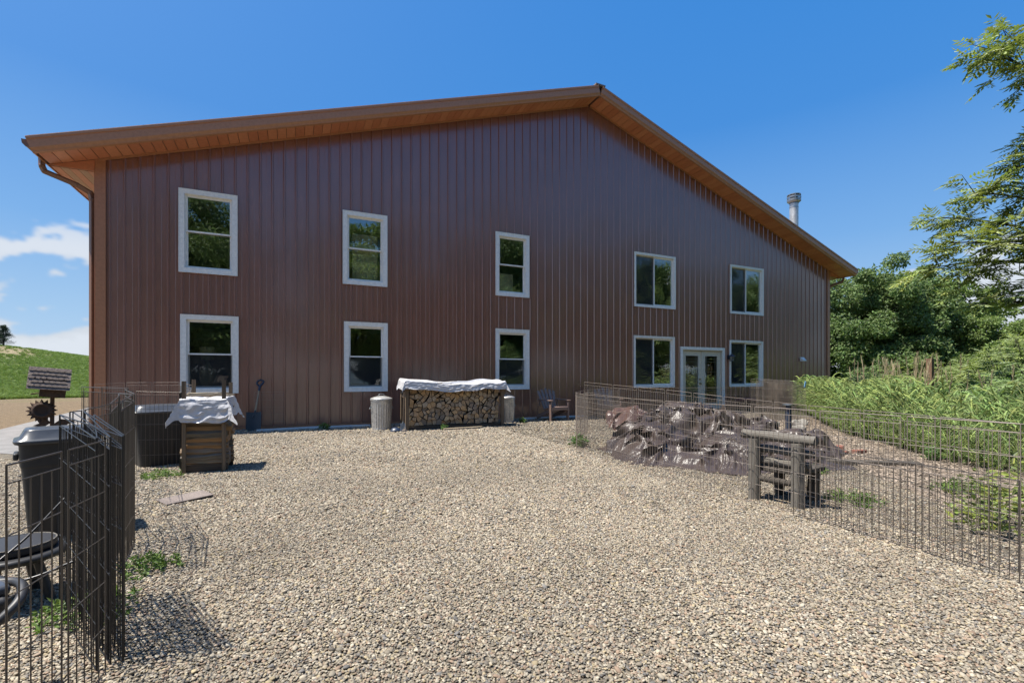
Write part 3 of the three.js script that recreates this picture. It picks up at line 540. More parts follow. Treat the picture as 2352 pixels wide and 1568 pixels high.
{ // small rustic log chair, seen from behind
  const t = thing('log_chair', 'small rustic chair built of weathered grey logs inside the wire pen', 'chair', [7.98, 0, 9.36], .18);
  const logg = (a, b, r, seed) => { const g = rod(a, b, r, r * .96, 14); const q = new THREE.CylinderGeometry(r * .96, r, 1, 14, 8); const d = b.clone().sub(a), L = d.length(); q.scale(1, L, 1); const uv = q.attributes.uv; for (let i = 0; i < uv.count; i++) uv.setXY(i, uv.getX(i) * .35, uv.getY(i) * L); jitter(q, .007, 7, seed); q.applyQuaternion(new THREE.Quaternion().setFromUnitVectors(UPV, d.normalize())); q.translate((a.x + b.x) / 2, (a.y + b.y) / 2, (a.z + b.z) / 2); return q; };
  part('back_post', logg(V(-.17, 0, -.2), V(-.17, .60, -.2), .056, 1), M.weathered, t); part('back_post', logg(V(-.17, 0, .2), V(-.17, .59, .2), .058, 2), M.weathered, t);
  part('front_leg', logg(V(.24, 0, -.16), V(.24, .285, -.16), .052, 3), M.weatheredDark, t); part('front_leg', logg(V(.24, 0, .16), V(.24, .285, .16), .052, 4), M.weatheredDark, t);
  part('top_rail', logg(V(-.15, .635, -.33), V(-.15, .625, .34), .047, 5), M.weathered, t);
  part('back_rail', logg(V(-.09, .50, -.25), V(-.09, .495, .27), .042, 6), M.weathered, t); part('back_rail', logg(V(-.09, .385, -.25), V(-.09, .38, .27), .042, 7), M.weathered, t);
  part('seat_board', jitter(rbx(.50, .05, .21, .012, .11, .31, -.11), .004, 8, 1), M.weatheredDark, t); part('seat_board', jitter(rbx(.52, .05, .21, .012, .11, .312, .112), .004, 8, 2), M.weatheredDark, t);
  part('stretcher', logg(V(-.17, .22, -.2), V(-.17, .215, .2), .03, 8), M.weatheredDark, t);
}
/* ------------------------------------------------------------------ wire exercise pens */
function pen(name, label, pts, mat, o = {}) { // pts: [x, z, top height, base height]; one hinged panel per pair
  const t = thing(name, label, 'wire pen', [pts[0][0], 0, pts[0][1]], 0, o.group); const b0 = V(pts[0][0], 0, pts[0][1]);
  const r1 = o.r1 ?? .0032, r2 = o.r2 ?? .0021;
  for (let i = 0; i + 1 < pts.length; i++) {
    const A = pts[i], C = pts[i + 1]; if (!A[0] && A[0] !== 0) continue;
    const L = Math.hypot(C[0] - A[0], C[1] - A[1]), n = Math.max(1, Math.round(L / .61));
    for (let k = 0; k < n; k++) {
      const P = sub('wire_panel', t), Q = (s, y) => { const u = (k + s) / n; return V(lerp(A[0], C[0], u), lerp(lerp(A[3] ?? 0, C[3] ?? 0, u) + .012, lerp(A[2], C[2], u), y), lerp(A[1], C[1], u)).sub(b0); };
      const g = .02 / Math.max(.3, L / n), h = (A[2] + C[2]) / 2 - (A[3] ?? 0);
      for (const s of [g, 1 - g]) wire('upright', Q(s, 0), Q(s, 1), r1, mat, P);
      for (const y of [1, 0.002]) wire('rail', Q(g, y), Q(1 - g, y), r1, mat, P);
      for (const y of [1 - .055 / h, .78, .585, .39, .195]) wire('cross_wire', Q(g, y), Q(1 - g, y), r2, mat, P);
      const m = Math.max(3, Math.round(L / n / (o.gap ?? .051)));
      for (let j = 1; j < m; j++) wire('vertical_wire', Q(lerp(g, 1 - g, j / m), 0), Q(lerp(g, 1 - g, j / m), 1 - .055 / h), r2, mat, P);
    }
  }
  return t;
}
const GP = 'folding wire dog pens in the yard';
pen('wire_pen', 'brown wire pen along the gravel edge in front of the crumpled tarp and log chair', [[7.58, 11.75, .92], [7.60, 11.15, .92], [7.64, 9.9, .92], [7.60, 8.7, .92], [7.66, 7.5, .92], [7.78, 6.2, .93], [7.86, 5.85, .94], [8.45, 4.9, .92], [9.6, 3.6, .92], [11.1, 2.75, .92], [13.4, 3.15, .92], [15.4, 3.55, .92]], M.wireLight, { group: GP });
pen('wire_pen', 'taller wire pen standing behind the crumpled tarp, its rail rising towards the building', [[7.62, 11.25, .915], [8.35, 9.35, .915], [9.09, 7.68, .93], [9.05, 6.6, 1.0, .05], [8.92, 5.4, 1.06, .12], [8.84, 4.58, 1.105, .18]], M.wireLight, { group: GP });
pen('wire_pen', 'low wire pen of small panels standing against the taller fence beside the weeds', [[7.52, 11.5, .60], [7.46, 11.19, .60], [7.56, 10.64, .60], [7.58, 10.1, .60], [7.56, 9.72, .60]], M.wire, { group: GP });
pen('folded_pen', 'several rusty wire panels leaning together in front of the wall past the french door', [[15.35, 3.15, 1.15], [16.0, 3.52, 1.12], [15.45, 3.25, 1.16], [16.3, 3.75, 1.1], [15.5, 3.4, 1.12], [16.5, 4.0, 1.02], [15.7, 3.6, 1.1], [16.25, 3.9, 1.08]], M.wireLight, { gap: .026, r2: .0026, group: GP });
pen('wire_pen', 'black wire pen curving round the bins from the folded panels to the wood crib', [[2.60, 9.24, 1.02], [2.62, 9.13, 1.02], [2.69, 8.78, 1.05], [2.62, 8.19, 1.08], [2.42, 7.55, 1.085], [2.25, 6.95, 1.085], [2.11, 6.30, 1.085], [1.72, 5.68, 1.085], [1.35, 5.07, 1.085], [1.84, 4.96, 1.02], [2.36, 5.05, 1.0]], M.wire, { group: GP });
pen('wire_pen', 'grey wire pen standing near the wall behind the lidded bin', [[.25, .98, 1.06], [.62, .50, 1.09], [1.68, 1.40, 1.10], [2.2, 3.1, 1.05], [2.42, 5.0, 1.0]], M.wireLight, { group: GP });
pen('wire_pen', 'near wire pen in front of the black bin, clipped to the folded panels', [[2.96, 9.97, .945], [2.93, 10.28, .945], [2.89, 10.58, .945], [2.80, 11.1, .945]], M.wire, { gap: .058, r1: .0029, r2: .0021, group: GP });
pen('folded_pen', 'stack of black wire panels folded flat together beside the black bin', [[2.60, 9.20, 1.02], [2.97, 9.96, .95], [2.64, 9.18, 1.02], [3.01, 9.95, .95], [2.56, 9.24, 1.01], [2.93, 9.98, .95], [2.68, 9.17, 1.0], [3.0, 9.90, .95]], M.wireBlack, { gap: .05, r1: .0028, r2: .0020, group: GP });
pen('folded_pen', 'wire panels folded on edge between the bin and the curving black pen', [[2.66, 8.85, 1.04], [2.56, 8.3, 1.07], [2.40, 7.7, 1.07], [2.62, 8.25, 1.08], [2.70, 8.82, 1.04]], M.wire, { gap: .05, group: GP });
pen('wire_pen', 'short grey wire panel leaning on the wall behind the shovel', [[2.85, .16, .86], [3.5, .14, .86]], M.wireLight, { gap: .03, group: GP });

/* ------------------------------------------------------------------ crumpled tarps */
function heap(W, D, nx, nz, fn, seed, fold) {
  const g = new THREE.PlaneGeometry(W, D, nx, nz); g.rotateX(-Math.PI / 2); const p = g.attributes.position;
  for (let i = 0; i < p.count; i++) {
    const x = p.getX(i), z = p.getZ(i), y = fn(x, z), k = Math.min(1, y * 4);
    const wx = fold * k * (n2(x * 1.7 + seed, z * 1.7) + .5 * n2(x * 4.1, z * 4.1 + seed)), wz = fold * k * (n2(x * 1.7, z * 1.7 + 40 + seed) + .5 * n2(x * 4.1 + 9, z * 4.1 + seed));
    p.setXYZ(i, x + wx, y, z + wz);
  }
  g.computeVertexNormals(); return g;
}
function trim(g, keep) { const p = g.attributes.position, idx = g.index.array, out = []; for (let i = 0; i < idx.length; i += 3) if (keep(p.getX(idx[i]), p.getY(idx[i]), p.getZ(idx[i]))) out.push(idx[i], idx[i + 1], idx[i + 2]); g.setIndex(out); return g; }
const ridge = (x, y) => 1 - Math.abs(n2(x, y));
const hash2 = (i, j, s) => { const h = Math.sin(i * 127.1 + j * 311.7 + s * 74.7) * 43758.5453; return h - Math.floor(h); };
function facet(x, y, s) { // random heights on a triangular lattice, joined by flat facets: stiff crumpled sheet
  const k = (x + y) * .366, i = Math.floor(x + k), j = Math.floor(y + k), t = (i + j) * .2113, a = x - i + t, b = y - j + t, o = a > b ? [1, 0] : [0, 1];
  // barycentric weights in the skewed cell
  const u = a + (a + b) * .366, v = b + (a + b) * .366, h0 = hash2(i, j, s), h1 = hash2(i + o[0], j + o[1], s), h2 = hash2(i + 1, j + 1, s);
  return u > v ? h0 * (1 - u) + h1 * (u - v) + h2 * v : h0 * (1 - v) + h1 * (v - u) + h2 * u;
}
{
  const bump = (x, z, cx, cz, r, h, e = 2) => h * Math.exp(-Math.pow(Math.hypot(x - cx, z - cz) / r, e));
  const inside = (x, z) => { const a = Math.atan2(z - .1, x), r = Math.hypot(x, (z - .1) * 1.05); return r / (1.50 + .22 * Math.cos(a - .3) + .20 * n2(Math.cos(a) * 1.6 + 3, Math.sin(a) * 1.6) + .07 * n2(Math.cos(a) * 6, Math.sin(a) * 6)); };
  const fn = (x, z) => {
    const m = sstep(1.06, .80, inside(x, z));
    let y = bump(x, z, .45, -.55, .80, .58, 3) + bump(x, z, -.75, -.35, .55, .36, 3) + bump(x, z, -.25, .75, .6, .20) + bump(x, z, 1.15, .15, .45, .26) + bump(x, z, .15, .1, .4, .12);
    y -= bump(x, z, -.12, -.02, .26, .34) + bump(x, z, .75, .0, .17, .28);                      // hollows where the sheet opens
    const a = Math.atan2(z + .5, x - .45), rr = Math.hypot(x - .45, z + .5);
    y += .20 * (ridge(a * 2.1 + .3 * n2(rr * 2, a), rr * .5) - .6) * sstep(.1, .5, rr) * sstep(1.9, .6, rr);           // folds running down from the peak
    const qx = x + .3 * n2(x * .9, z * .9 + 5), qz = z + .3 * n2(x * .9 + 8, z * .9);
    y += m * (.10 * (ridge(qx * 1.1 + 2, qz * 1.9) - .55) + .17 * (facet(qx * 2.0, qz * 3.2, 1) - .5) + .12 * (ridge(qx * 1.6 - qz, qz * 4.6) - .5) + .075 * (facet(qx * 4.2 + qz, qz * 8, 2) - .5) + .04 * (ridge(qx * 3, qz * 11 + 3) - .5) + .03 * facet(qx * 12, qz * 19, 3));
    return Math.max(.012, y * m + .03 * m);
  };
  const g = trim(heap(4.2, 4.0, 300, 280, fn, 2.2, .15), (x, y, z) => inside(x, z) < 1.03);
  const uv = g.attributes.uv, p = g.attributes.position; for (let i = 0; i < p.count; i++) uv.setXY(i, p.getX(i) * 1.3, p.getZ(i) * 1.3);
  const m = one('crumpled_tarp', g, M.brownTarp, 'big crumpled brown plastic tarp heaped up inside the wire pen', 'tarp'); m.position.set(9.62, 0, 6.8); m.rotation.y = .12; m.scale.set(1.24, 1, 1.12);
  // rust red sheet showing through on top
  const fn2 = (x, z) => { const r = Math.hypot(x, z * 1.3), q = sstep(.62, .3, r + .08 * n2(x * 5, z * 5)); return .34 + .30 * q + .16 * (facet(x * 4 + 3, z * 4, 5) - .5) + .06 * facet(x * 9, z * 9, 6); };
  const g2 = trim(heap(1.3, 1.0, 90, 70, fn2, 6.1, .08), (x, y, z) => Math.hypot(x, z * 1.25) + .1 * n2(x * 3, z * 3) < .52);
  const m2 = one('folded_tarp', g2, M.redTarp, 'rust brown tarp corner folded over the top of the crumpled heap', 'tarp'); m2.position.set(8.95, -.03, 5.82); m2.rotation.y = .4;
  const fn3 = (x, z) => { const r = Math.hypot(x * .8, z * 1.15), q = sstep(.55, .15, r + .08 * n2(x * 4, z * 4)); return Math.max(.012, q * (.34 + .22 * (facet(x * 3.5 + 1, z * 4, 7) - .5) + .10 * (facet(x * 8, z * 7 + 2, 8) - .5))); };
  const g3 = trim(heap(1.6, 1.2, 110, 90, fn3, 4.4, .10), (x, y, z) => Math.hypot(x * .8, z * 1.15) + .06 * n2(x * 4, z * 4) < .56);
  const m3 = one('tarp_bundle', g3, M.brownTarp, 'smaller bunched brown tarp beside the loose bricks and long plank', 'tarp'); m3.position.set(10.75, 0, 7.70); m3.rotation.y = -.3;
}
/* ------------------------------------------------------------------ loose yard items */
{ const m = one('long_plank', boxProj(jitter(new THREE.BoxGeometry(2.1, .05, .17, 20, 1, 2), .006, 2).toNonIndexed(), true), M.weatheredDark, 'long weathered plank lying on the ground past the log chair', 'plank'); m.geometry.computeVertexNormals(); m.position.set(10.45, .03, 8.35); m.rotation.y = -.62; }
for (const [x, y, z, a] of [[11.35, .033, 7.95, .3], [11.55, .033, 7.75, .9], [11.42, .1, 7.86, .5], [11.7, .033, 7.98, -.2]]) { const m = one('brick', rbx(.2, .06, .095, .006), M.brick, 'loose red brick beside the bunched tarp', 'brick', 'loose bricks by the bunched tarp'); m.position.set(x, y, z); m.rotation.y = a; }
{ const t = thing('pipe_post', 'dark standing pipe with a pale flat cap behind the crumpled tarp', 'post', [12.92, 0, 5.97]); part('pipe', new THREE.CylinderGeometry(.055, .06, .62, 16).translate(0, .31, 0), M.navy, t); part('pipe_cap', new THREE.CylinderGeometry(.11, .11, .03, 20).translate(0, .635, 0), M.steel, t); }
{ const m = one('ground_plate', rbx(.40, .012, .27, .004), M.plate, 'flat rusty tan plate lying on the gravel near the black pen', 'plate'); m.position.set(2.70, .024, 6.86); m.rotation.set(.02, .5, .03); }
{ const m = one('lumber_offcut', boxProj(jitter(new THREE.BoxGeometry(.95, .035, .09, 8, 1, 1), .004, 2).toNonIndexed(), true), M.paleBoard, 'pale board lying on the gravel in front of the firewood rack', 'plank'); m.geometry.computeVertexNormals(); m.position.set(7.2, .035, 2.12); m.rotation.y = .05; }
for (const [x, z, l, a, lab] of [[3.62, .56, 1.35, .16, 'pale strip of vinyl trim lying at the wall foot beside the shovel'], [4.72, .52, 1.3, -.03, 'pale strip of vinyl trim lying at the wall foot under the window next to the trash can'], [10.6, .42, 2.2, .02, 'pale strip of vinyl trim lying under the lone garden chair'], [13.9, .40, 2.6, .0, 'pale strip of vinyl trim along the wall foot below the wide window']]) { const m = one('trim_strip', rbx(l, .05, .09, .008, 0, 0, 0, 0, 0, 0, true), M.pvc, lab, 'trim board'); m.position.set(x, .032, z); m.rotation.y = a; }
{ // shovel leaning on the wall
  const t = thing('snow_shovel', 'shovel with a dark grip and pale wooden handle leaning on the brown wall', 'shovel', [2.86, 0, .42]);
  const a = V(0, .10, .05), b = V(.12, .98, -.30);
  part('handle', rod(a.clone().lerp(b, .35), b.clone().lerp(a, .08), .019, .018, 10), M.paleBoard, t);
  part('grip', merge([tube([b.clone(), V(.06, 1.06, -.32), V(.12, 1.13, -.335), V(.20, 1.10, -.335), V(.12, .98, -.30)], .02, 8, 24), rod(b.clone().lerp(a, .10), b, .024)]), M.navy, t);
  const bl = new THREE.PlaneGeometry(.30, .42, 8, 8); { const p = bl.attributes.position; for (let i = 0; i < p.count; i++) p.setZ(i, .05 * (p.getX(i) / .15) ** 2); bl.computeVertexNormals(); } const bl2 = bl.clone().translate(0, 0, -.006);
  part('blade', merge([bl, bl2]).rotateX(-.3).translate(.02, .215, .02), M.blackPlastic, t);
  part('ferrule', rod(V(.0, .30, -.01), a.clone().lerp(b, .40), .024, .02), M.blackPlastic, t);
}
{ // long-handled fork by the rack
  const t = thing('garden_fork', 'long handled steel fork standing against the end post of the firewood rack', 'fork', [5.86, 0, 1.95]);
  part('handle', rod(V(.01, .22, 0), V(.06, .98, -.10), .013), M.lumberDark, t);
  part('tines', merge([-.06, -.036, -.012, .012, .036, .06].map((x) => rod(V(x, .02, .07), V(x * .75, .18, .01), .004)).concat([rod(V(-.05, .18, .01), V(.05, .18, .01), .007), rod(V(0, .18, .01), V(.012, .25, -.003), .010)])), M.steel, t);
}
{ const m = one('dust_scoop', jitter(new THREE.SphereGeometry(.13, 20, 10, 0, 6.3, 0, 1.57).scale(1, .6, .8), .01, 6), M.navy, 'dark blue plastic scoop lying by the fork and the trash can', 'scoop'); m.position.set(5.72, .02, 1.92); }
{ // rusty birdhouse garden stake
  const t = thing('birdhouse_stake', 'rusty metal garden stake with a shingled birdhouse above a sunflower and leaves', 'garden ornament', [1.50, 0, 6.35], .35);
  part('stake_post', rod(V(.02, 0, 0), V(.03, 1.08, 0), .018, .016), M.rust, t);
  part('house_box', rbx(.185, .17, .16, .006, .035, 1.09, 0, 0, 0, -.12), M.rust, t);
  const rf = sub('house_roof', t); rf.position.set(.01, 1.19, 0); rf.rotation.z = -.1;
  part('roof_sheet', bx(.30, .006, .24, 0, -.005, .065, 1.05, 0, 0), M.rustPale, rf); part('roof_sheet', bx(.30, .006, .24, 0, -.005, -.065, -1.05, 0, 0), M.rustPale, rf);
  const sg = new THREE.CylinderGeometry(.026, .026, .006, 14, 1, false, 0, Math.PI).rotateY(Math.PI / 2);
  for (let r = 0; r < 5; r++) for (let k = 0; k < 7 - (r % 2); k++) { const m = part('shingle', sg, M.rustPale, rf); const zz = .030 + r * .021; m.position.set(-.12 + k * .04 + (r % 2) * .02, .100 - (zz - .005) * 1.743 + .006, zz + .004); m.rotation.x = 1.05; }
  part('perch', rod(V(-.12, 1.04, .02), V(-.04, 1.05, .02), .006), M.rust, t);
  const petals = []; for (let i = 0; i < 16; i++) { const a = i / 16 * 6.283, g = new THREE.ConeGeometry(.024, .05, 4).scale(1, 1, .25); g.translate(0, .088, 0); g.rotateZ(a); petals.push(g); } petals.push(new THREE.TorusGeometry(.058, .018, 8, 20), new THREE.CylinderGeometry(.052, .052, .012, 18).rotateX(Math.PI / 2));
  part('sunflower', merge(petals).rotateX(-.2).translate(-.045, .88, .03), M.rust, t);
  const leaf = (pts) => { const s = new THREE.Shape(pts.map(([a, b]) => new THREE.Vector2(a, b))); return new THREE.ExtrudeGeometry(s, { depth: .005, bevelEnabled: false }); };
  part('metal_leaf', leaf([[0, 0], [.06, .05], [.17, .03], [.10, -.01], [.20, -.14], [.08, -.11], [.02, -.07]]).translate(.03, .74, .01), M.rust, t);
  part('metal_leaf', leaf([[0, 0], [-.05, .05], [-.11, .04], [-.09, 0], [-.14, -.02], [-.06, -.04]]).rotateY(.4).translate(.02, .76, .01), M.rust, t);
  part('metal_leaf', leaf([[0, 0], [-.06, .035], [-.10, .02], [-.13, .05], [-.15, .01], [-.26, .0], [-.14, -.02], [-.02, -.03]]).translate(.03, .60, .02), M.rust, t);
  part('metal_leaf', leaf([[0, 0], [.05, .04], [.10, .02], [.06, -.02]]).translate(.03, .60, .02), M.rust, t);
}
{ // two black garden stools behind the near wire
  const t = thing('garden_stool', 'round black garden stool with a glossy padded top behind the near wire', 'stool', [2.30, 0, 9.02], .3);
  part('lower_tray', new THREE.LatheGeometry([[0, .24], [.2, .24], [.225, .25], [.225, .275], [.2, .28], [0, .28]].map(([a, b]) => new THREE.Vector2(a, b)), 40), M.blackPlastic, t);
  part('pad', new THREE.LatheGeometry([[0, .283], [.165, .283], [.172, .29], [.172, .315], [.165, .322], [0, .326]].map(([a, b]) => new THREE.Vector2(a, b)), 40), M.blackPlastic, t);
  part('pad_trim', new THREE.TorusGeometry(.168, .004, 8, 48).rotateX(Math.PI / 2).translate(0, .322, 0), M.weathered, t);
  for (let i = 0; i < 4; i++) { const a = i * 1.571 + .5; part('leg', rod(V(.17 * Math.cos(a), 0, .17 * Math.sin(a)), V(.10 * Math.cos(a), .25, .10 * Math.sin(a)), .022, .02), M.blackPlastic, t); }
}
{ const t = thing('garden_cart', 'black plastic cart box with a tubular handle on a grey timber post', 'cart', [2.60, 0, 10.08], .5);
  part('timber_post', rbx(.09, .30, .09, .006, -.02, .15, 0), M.weathered, t);
  part('cart_box', rbx(.32, .10, .20, .025, -.06, .36, -.02), M.blackPlastic, t);
  part('cart_lid', rbx(.30, .04, .17, .018, -.05, .425, -.03), M.lid, t);
  part('handle', tube([V(-.06, .30, .14), V(.02, .34, .17), V(.10, .40, .15), V(.125, .43, .08), V(.115, .435, .0), V(.06, .435, -.06)], .016, 10, 40), M.blackPlastic, t);
}
// elastic cords hooked across the folded panels
for (const [a, b, lab] of [[[2.62, .60, 9.35], [2.42, .34, 9.62], 'black elastic cord hooked from the folded panels down towards the cart'], [[2.78, .40, 9.75], [2.52, .36, 9.80], 'black elastic cord stretched level across the near wire pen'], [[1.72, .90, 5.0], [1.86, .25, 5.12], 'pale yellow cord tied slanting across the pen in front of the bin']]) { const A = V(...a), C = V(...b), m = A.clone().lerp(C, .5); m.y -= .02; const g = tube([A, m, C], .006, 6, 16); one('tie_cord', g, lab.startsWith('pale') ? M.rope : M.wireBlack, lab, 'cord'); }
{ const t = thing('pen_post', 'black steel post that ties the wire pen beside the wood crib', 'post', [2.34, 0, 5.03]); part('post_bar', merge([bx(.035, 1.0, .006, 0, .5, 0), bx(.006, 1.0, .03, 0, .5, .018)]), M.wireBlack, t); }
{ const m = one('wooden_post', boxProj(jitter(new THREE.BoxGeometry(.12, 1.75, .12, 1, 8, 1), .006, 2).toNonIndexed()), std({ color: col(.36, .22, .14), map: grainTex, bumpMap: grainBump, bumpScale: .004, roughness: .9 }), 'square brown timber post rising out of the tall grass', 'post'); m.geometry.computeVertexNormals(); m.position.set(18.3, .80, 6.0); }
{ const m = one('blue_paddle', rbx(.10, .17, .02, .008), M.blue, 'small pale blue plastic tag hung on the leaning wire panels', 'tag'); m.position.set(16.42, 1.0, 4.02); m.rotation.set(.1, .3, -.25); }
for (const [x, z, s] of [[14.6, 5.0, .17], [15.1, 4.8, .14], [15.9, 5.1, .16], [13.9, 5.5, .13], [14.2, 4.7, .12]]) { const g = jitter(new THREE.IcosahedronGeometry(s, 2).scale(1.2, .65, .9), .05, 4, x); one('edging_stone', g, std({ color: col(.45, .42, .37), map: speckTex, bumpMap: mottBump, bumpScale: .01, roughness: .9 }), 'pale edging stone near the leaning wire panels', 'stone', 'edging stones past the crumpled tarp').position.set(x, s * .4, z); }
/* seen through the glass */
{ const m = one('stored_board', bx(.62, 1.2, .02), M.cardboard, 'tan board standing inside the upper window that mirrors a treetop', 'board'); m.position.set(5.34, 4.22, -.13); const b = one('cardboard_box', bx(.42, .5, .35), M.cardboard, 'tan cardboard box inside the narrow upper window nearest the ridge', 'box'); b.position.set(9.30, 3.95, -.32);
  const t = thing('vase_lamp', 'tan lamp with a flared shade inside the lower window behind the wood crib', 'lamp', [1.88, 0.03, -.5]); part('lamp_base', new THREE.LatheGeometry([[.0, 0], [.12, 0], [.12, .8], [.10, .95], [.17, 1.15], [.15, 1.35], [.05, 1.45], [.04, 1.6]].map(([a, b]) => new THREE.Vector2(a, b)), 24), M.cardboard, t); part('lamp_shade', new THREE.CylinderGeometry(.17, .12, .28, 20, 1, true).translate(0, 1.72, 0), M.cardboard, t); }

/* ------------------------------------------------------------------ vegetation */
class Leaves {
  constructor() { this.p = []; this.c = []; }
  leaf(b, d, s, L, w, c, fold = .25) { // base, direction, side, length, width
    const n = d.clone().cross(s).normalize().multiplyScalar(w * fold), m = b.clone().addScaledVector(d, L * .45), l = m.clone().addScaledVector(s, w * .5).add(n), r = m.clone().addScaledVector(s, -w * .5).add(n), t = b.clone().addScaledVector(d, L);
    this.p.push(b.x, b.y, b.z, r.x, r.y, r.z, t.x, t.y, t.z, b.x, b.y, b.z, t.x, t.y, t.z, l.x, l.y, l.z); for (let i = 0; i < 6; i++) this.c.push(...c);
  }
  strip(pts, w, c) { // tapering blade along a polyline
    for (let i = 0; i + 1 < pts.length; i++) { const a = pts[i], b = pts[i + 1], t0 = i / (pts.length - 1), t1 = (i + 1) / (pts.length - 1), d = b.clone().sub(a), s = d.cross(V(Math.sin(w * 9999), .2, Math.cos(w * 9999))).normalize(); const w0 = w * (1 - t0 ** 2 * .95) * (i ? 1 : .6), w1 = w * (1 - t1 ** 2 * .98); const A = a.clone().addScaledVector(s, w0), Bq = a.clone().addScaledVector(s, -w0), C = b.clone().addScaledVector(s, w1), D = b.clone().addScaledVector(s, -w1); this.p.push(A.x, A.y, A.z, Bq.x, Bq.y, Bq.z, C.x, C.y, C.z, C.x, C.y, C.z, Bq.x, Bq.y, Bq.z, D.x, D.y, D.z); for (let k = 0; k < 6; k++) this.c.push(...c); }
  }
  geo() { const g = new THREE.BufferGeometry(); g.setAttribute('position', new THREE.Float32BufferAttribute(this.p, 3)); g.setAttribute('color', new THREE.Float32BufferAttribute(this.c, 3)); g.computeVertexNormals(); return g; }
}
const leafMat = phy({ color: 0xffffff, vertexColors: true, roughness: .95, transmission: .42, thickness: 0, side: THREE.DoubleSide, ior: 1.4 });
const bladeMat = phy({ color: 0xffffff, vertexColors: true, roughness: .95, transmission: .3, thickness: 0, side: THREE.DoubleSide, ior: 1.4 });
const rdir = (r) => { const z = r() * 2 - 1, a = r() * 6.283, q = Math.sqrt(1 - z * z); return V(q * Math.cos(a), z, q * Math.sin(a)); };
const tint = (c, r, amp = .3) => { const k = 1 + (r() - .5) * 2 * amp, y = (r() - .5) * .35 * amp; return [c[0] * k * (1 + y * 2), c[1] * k, c[2] * k * (1 - y)]; };
function limb(pts, r0, r1, seg = 7) { const out = []; for (let i = 0; i + 1 < pts.length; i++) { const t = i / (pts.length - 1), u = (i + 1) / (pts.length - 1); out.push(rod(pts[i], pts[i + 1], lerp(r0, r1, t), lerp(r0, r1, u), seg)); } return out; }
function treeGeo(seed, { H, rx, ry, rz, cy, K, leaves, size, trunk, c, droop = .25, lean = 0, fine = 1 }) {
  const r = mulberry(seed), wood = [], lv = new Leaves(), top = V(lean, cy + ry * .35, 0);
  const spine = [V(0, -.4, 0), V(lean * .2 + .1, cy * .3, .05), V(lean * .5 - .1, cy * .62, -.08), V(lean * .8, cy, .05), top];
  wood.push(...limb(spine, trunk, trunk * .25, 10));
  const clumps = [];
  for (let k = 0; k < K; k++) {
    const d = rdir(r), q = Math.pow(r(), .42), lob = 1 + .22 * n3(d.x * 1.7 + seed, d.y * 1.7, d.z * 1.7);
    const c0 = V(lean + d.x * rx * q * lob, cy + d.y * ry * q * lob, d.z * rz * q * lob), rc = (.13 + .12 * r()) * (rx + ry + rz) / 3 * (1.2 - .4 * q);
    clumps.push([c0, rc]);
    if (k % 2 === 0) { const t = clamp((c0.y - cy * .35) / (cy * 1.1), .15, .95) * (spine.length - 1), i = Math.min(spine.length - 2, Math.floor(t * .8)), a = spine[i].clone().lerp(spine[i + 1], t * .8 - i), m = a.clone().lerp(c0, .55).add(rdir(r).multiplyScalar(rc * .4)); m.y += rc * .2; wood.push(...limb([a, m, c0], trunk * (.16 + .12 * r()), trunk * .03, 5)); }
  }
  const per = Math.ceil(leaves / K);
  for (const [c0, rc] of clumps) for (let i = 0; i < per; i++) {
    const d = rdir(r), q = Math.pow(r(), .38), p = c0.clone().addScaledVector(V(d.x, d.y * .72 + .08, d.z), rc * q), dir = rdir(r); dir.y -= droop; dir.addScaledVector(d, .5).normalize(); const s = dir.clone().cross(rdir(r)).normalize();
    lv.leaf(p, dir, s, size * (.7 + .6 * r()), size * (.42 + .2 * r()), tint(c, r));
  }
  return { wood: merge(wood), crown: lv.geo() };
}
function tree(name, G, x, z, label, category, s = 1, turn = 0, group, dy = 0) {
  const t = thing(name, label, category, [x, hgt(x, z) + dy, z], turn, group); t.scale.setScalar(s); part('trunk', G.wood, M.treeBark, t); part('crown', G.crown, leafMat, t); return t;
}
const oak = treeGeo(11, { H: 11, rx: 5.2, ry: 5.3, rz: 5.2, cy: 5.6, K: 210, leaves: 90000, size: .26, trunk: .34, c: [.140, .215, .058] });
const oak2 = treeGeo(23, { H: 9, rx: 4.2, ry: 4.4, rz: 4.2, cy: 4.6, K: 150, leaves: 60000, size: .25, trunk: .28, c: [.18, .26, .058] });
const GT = 'trees past the end of the building', GB = 'trees of the wood edge behind the yard';
tree('oak_tree', oak, 43.6, -8.4, 'broad dark green oak whose round crown rises beside the building end', 'tree', 1.0, .4, GT);
tree('oak_tree', oak2, 47.2, -6.4, 'lower dark green tree with open limbs under its crown, next to the broad oak', 'tree', 1.12, 2.0, GT);
tree('oak_tree', oak2, 46.5, -3.0, 'bright green tree with a bumpy top between the dark oak and the shrubs', 'tree', .74, 4.1, GT);
tree('oak_tree', oak, 38.6, -12.6, 'dark green tree mostly hidden behind the building corner', 'tree', .62, 1.0, GT);
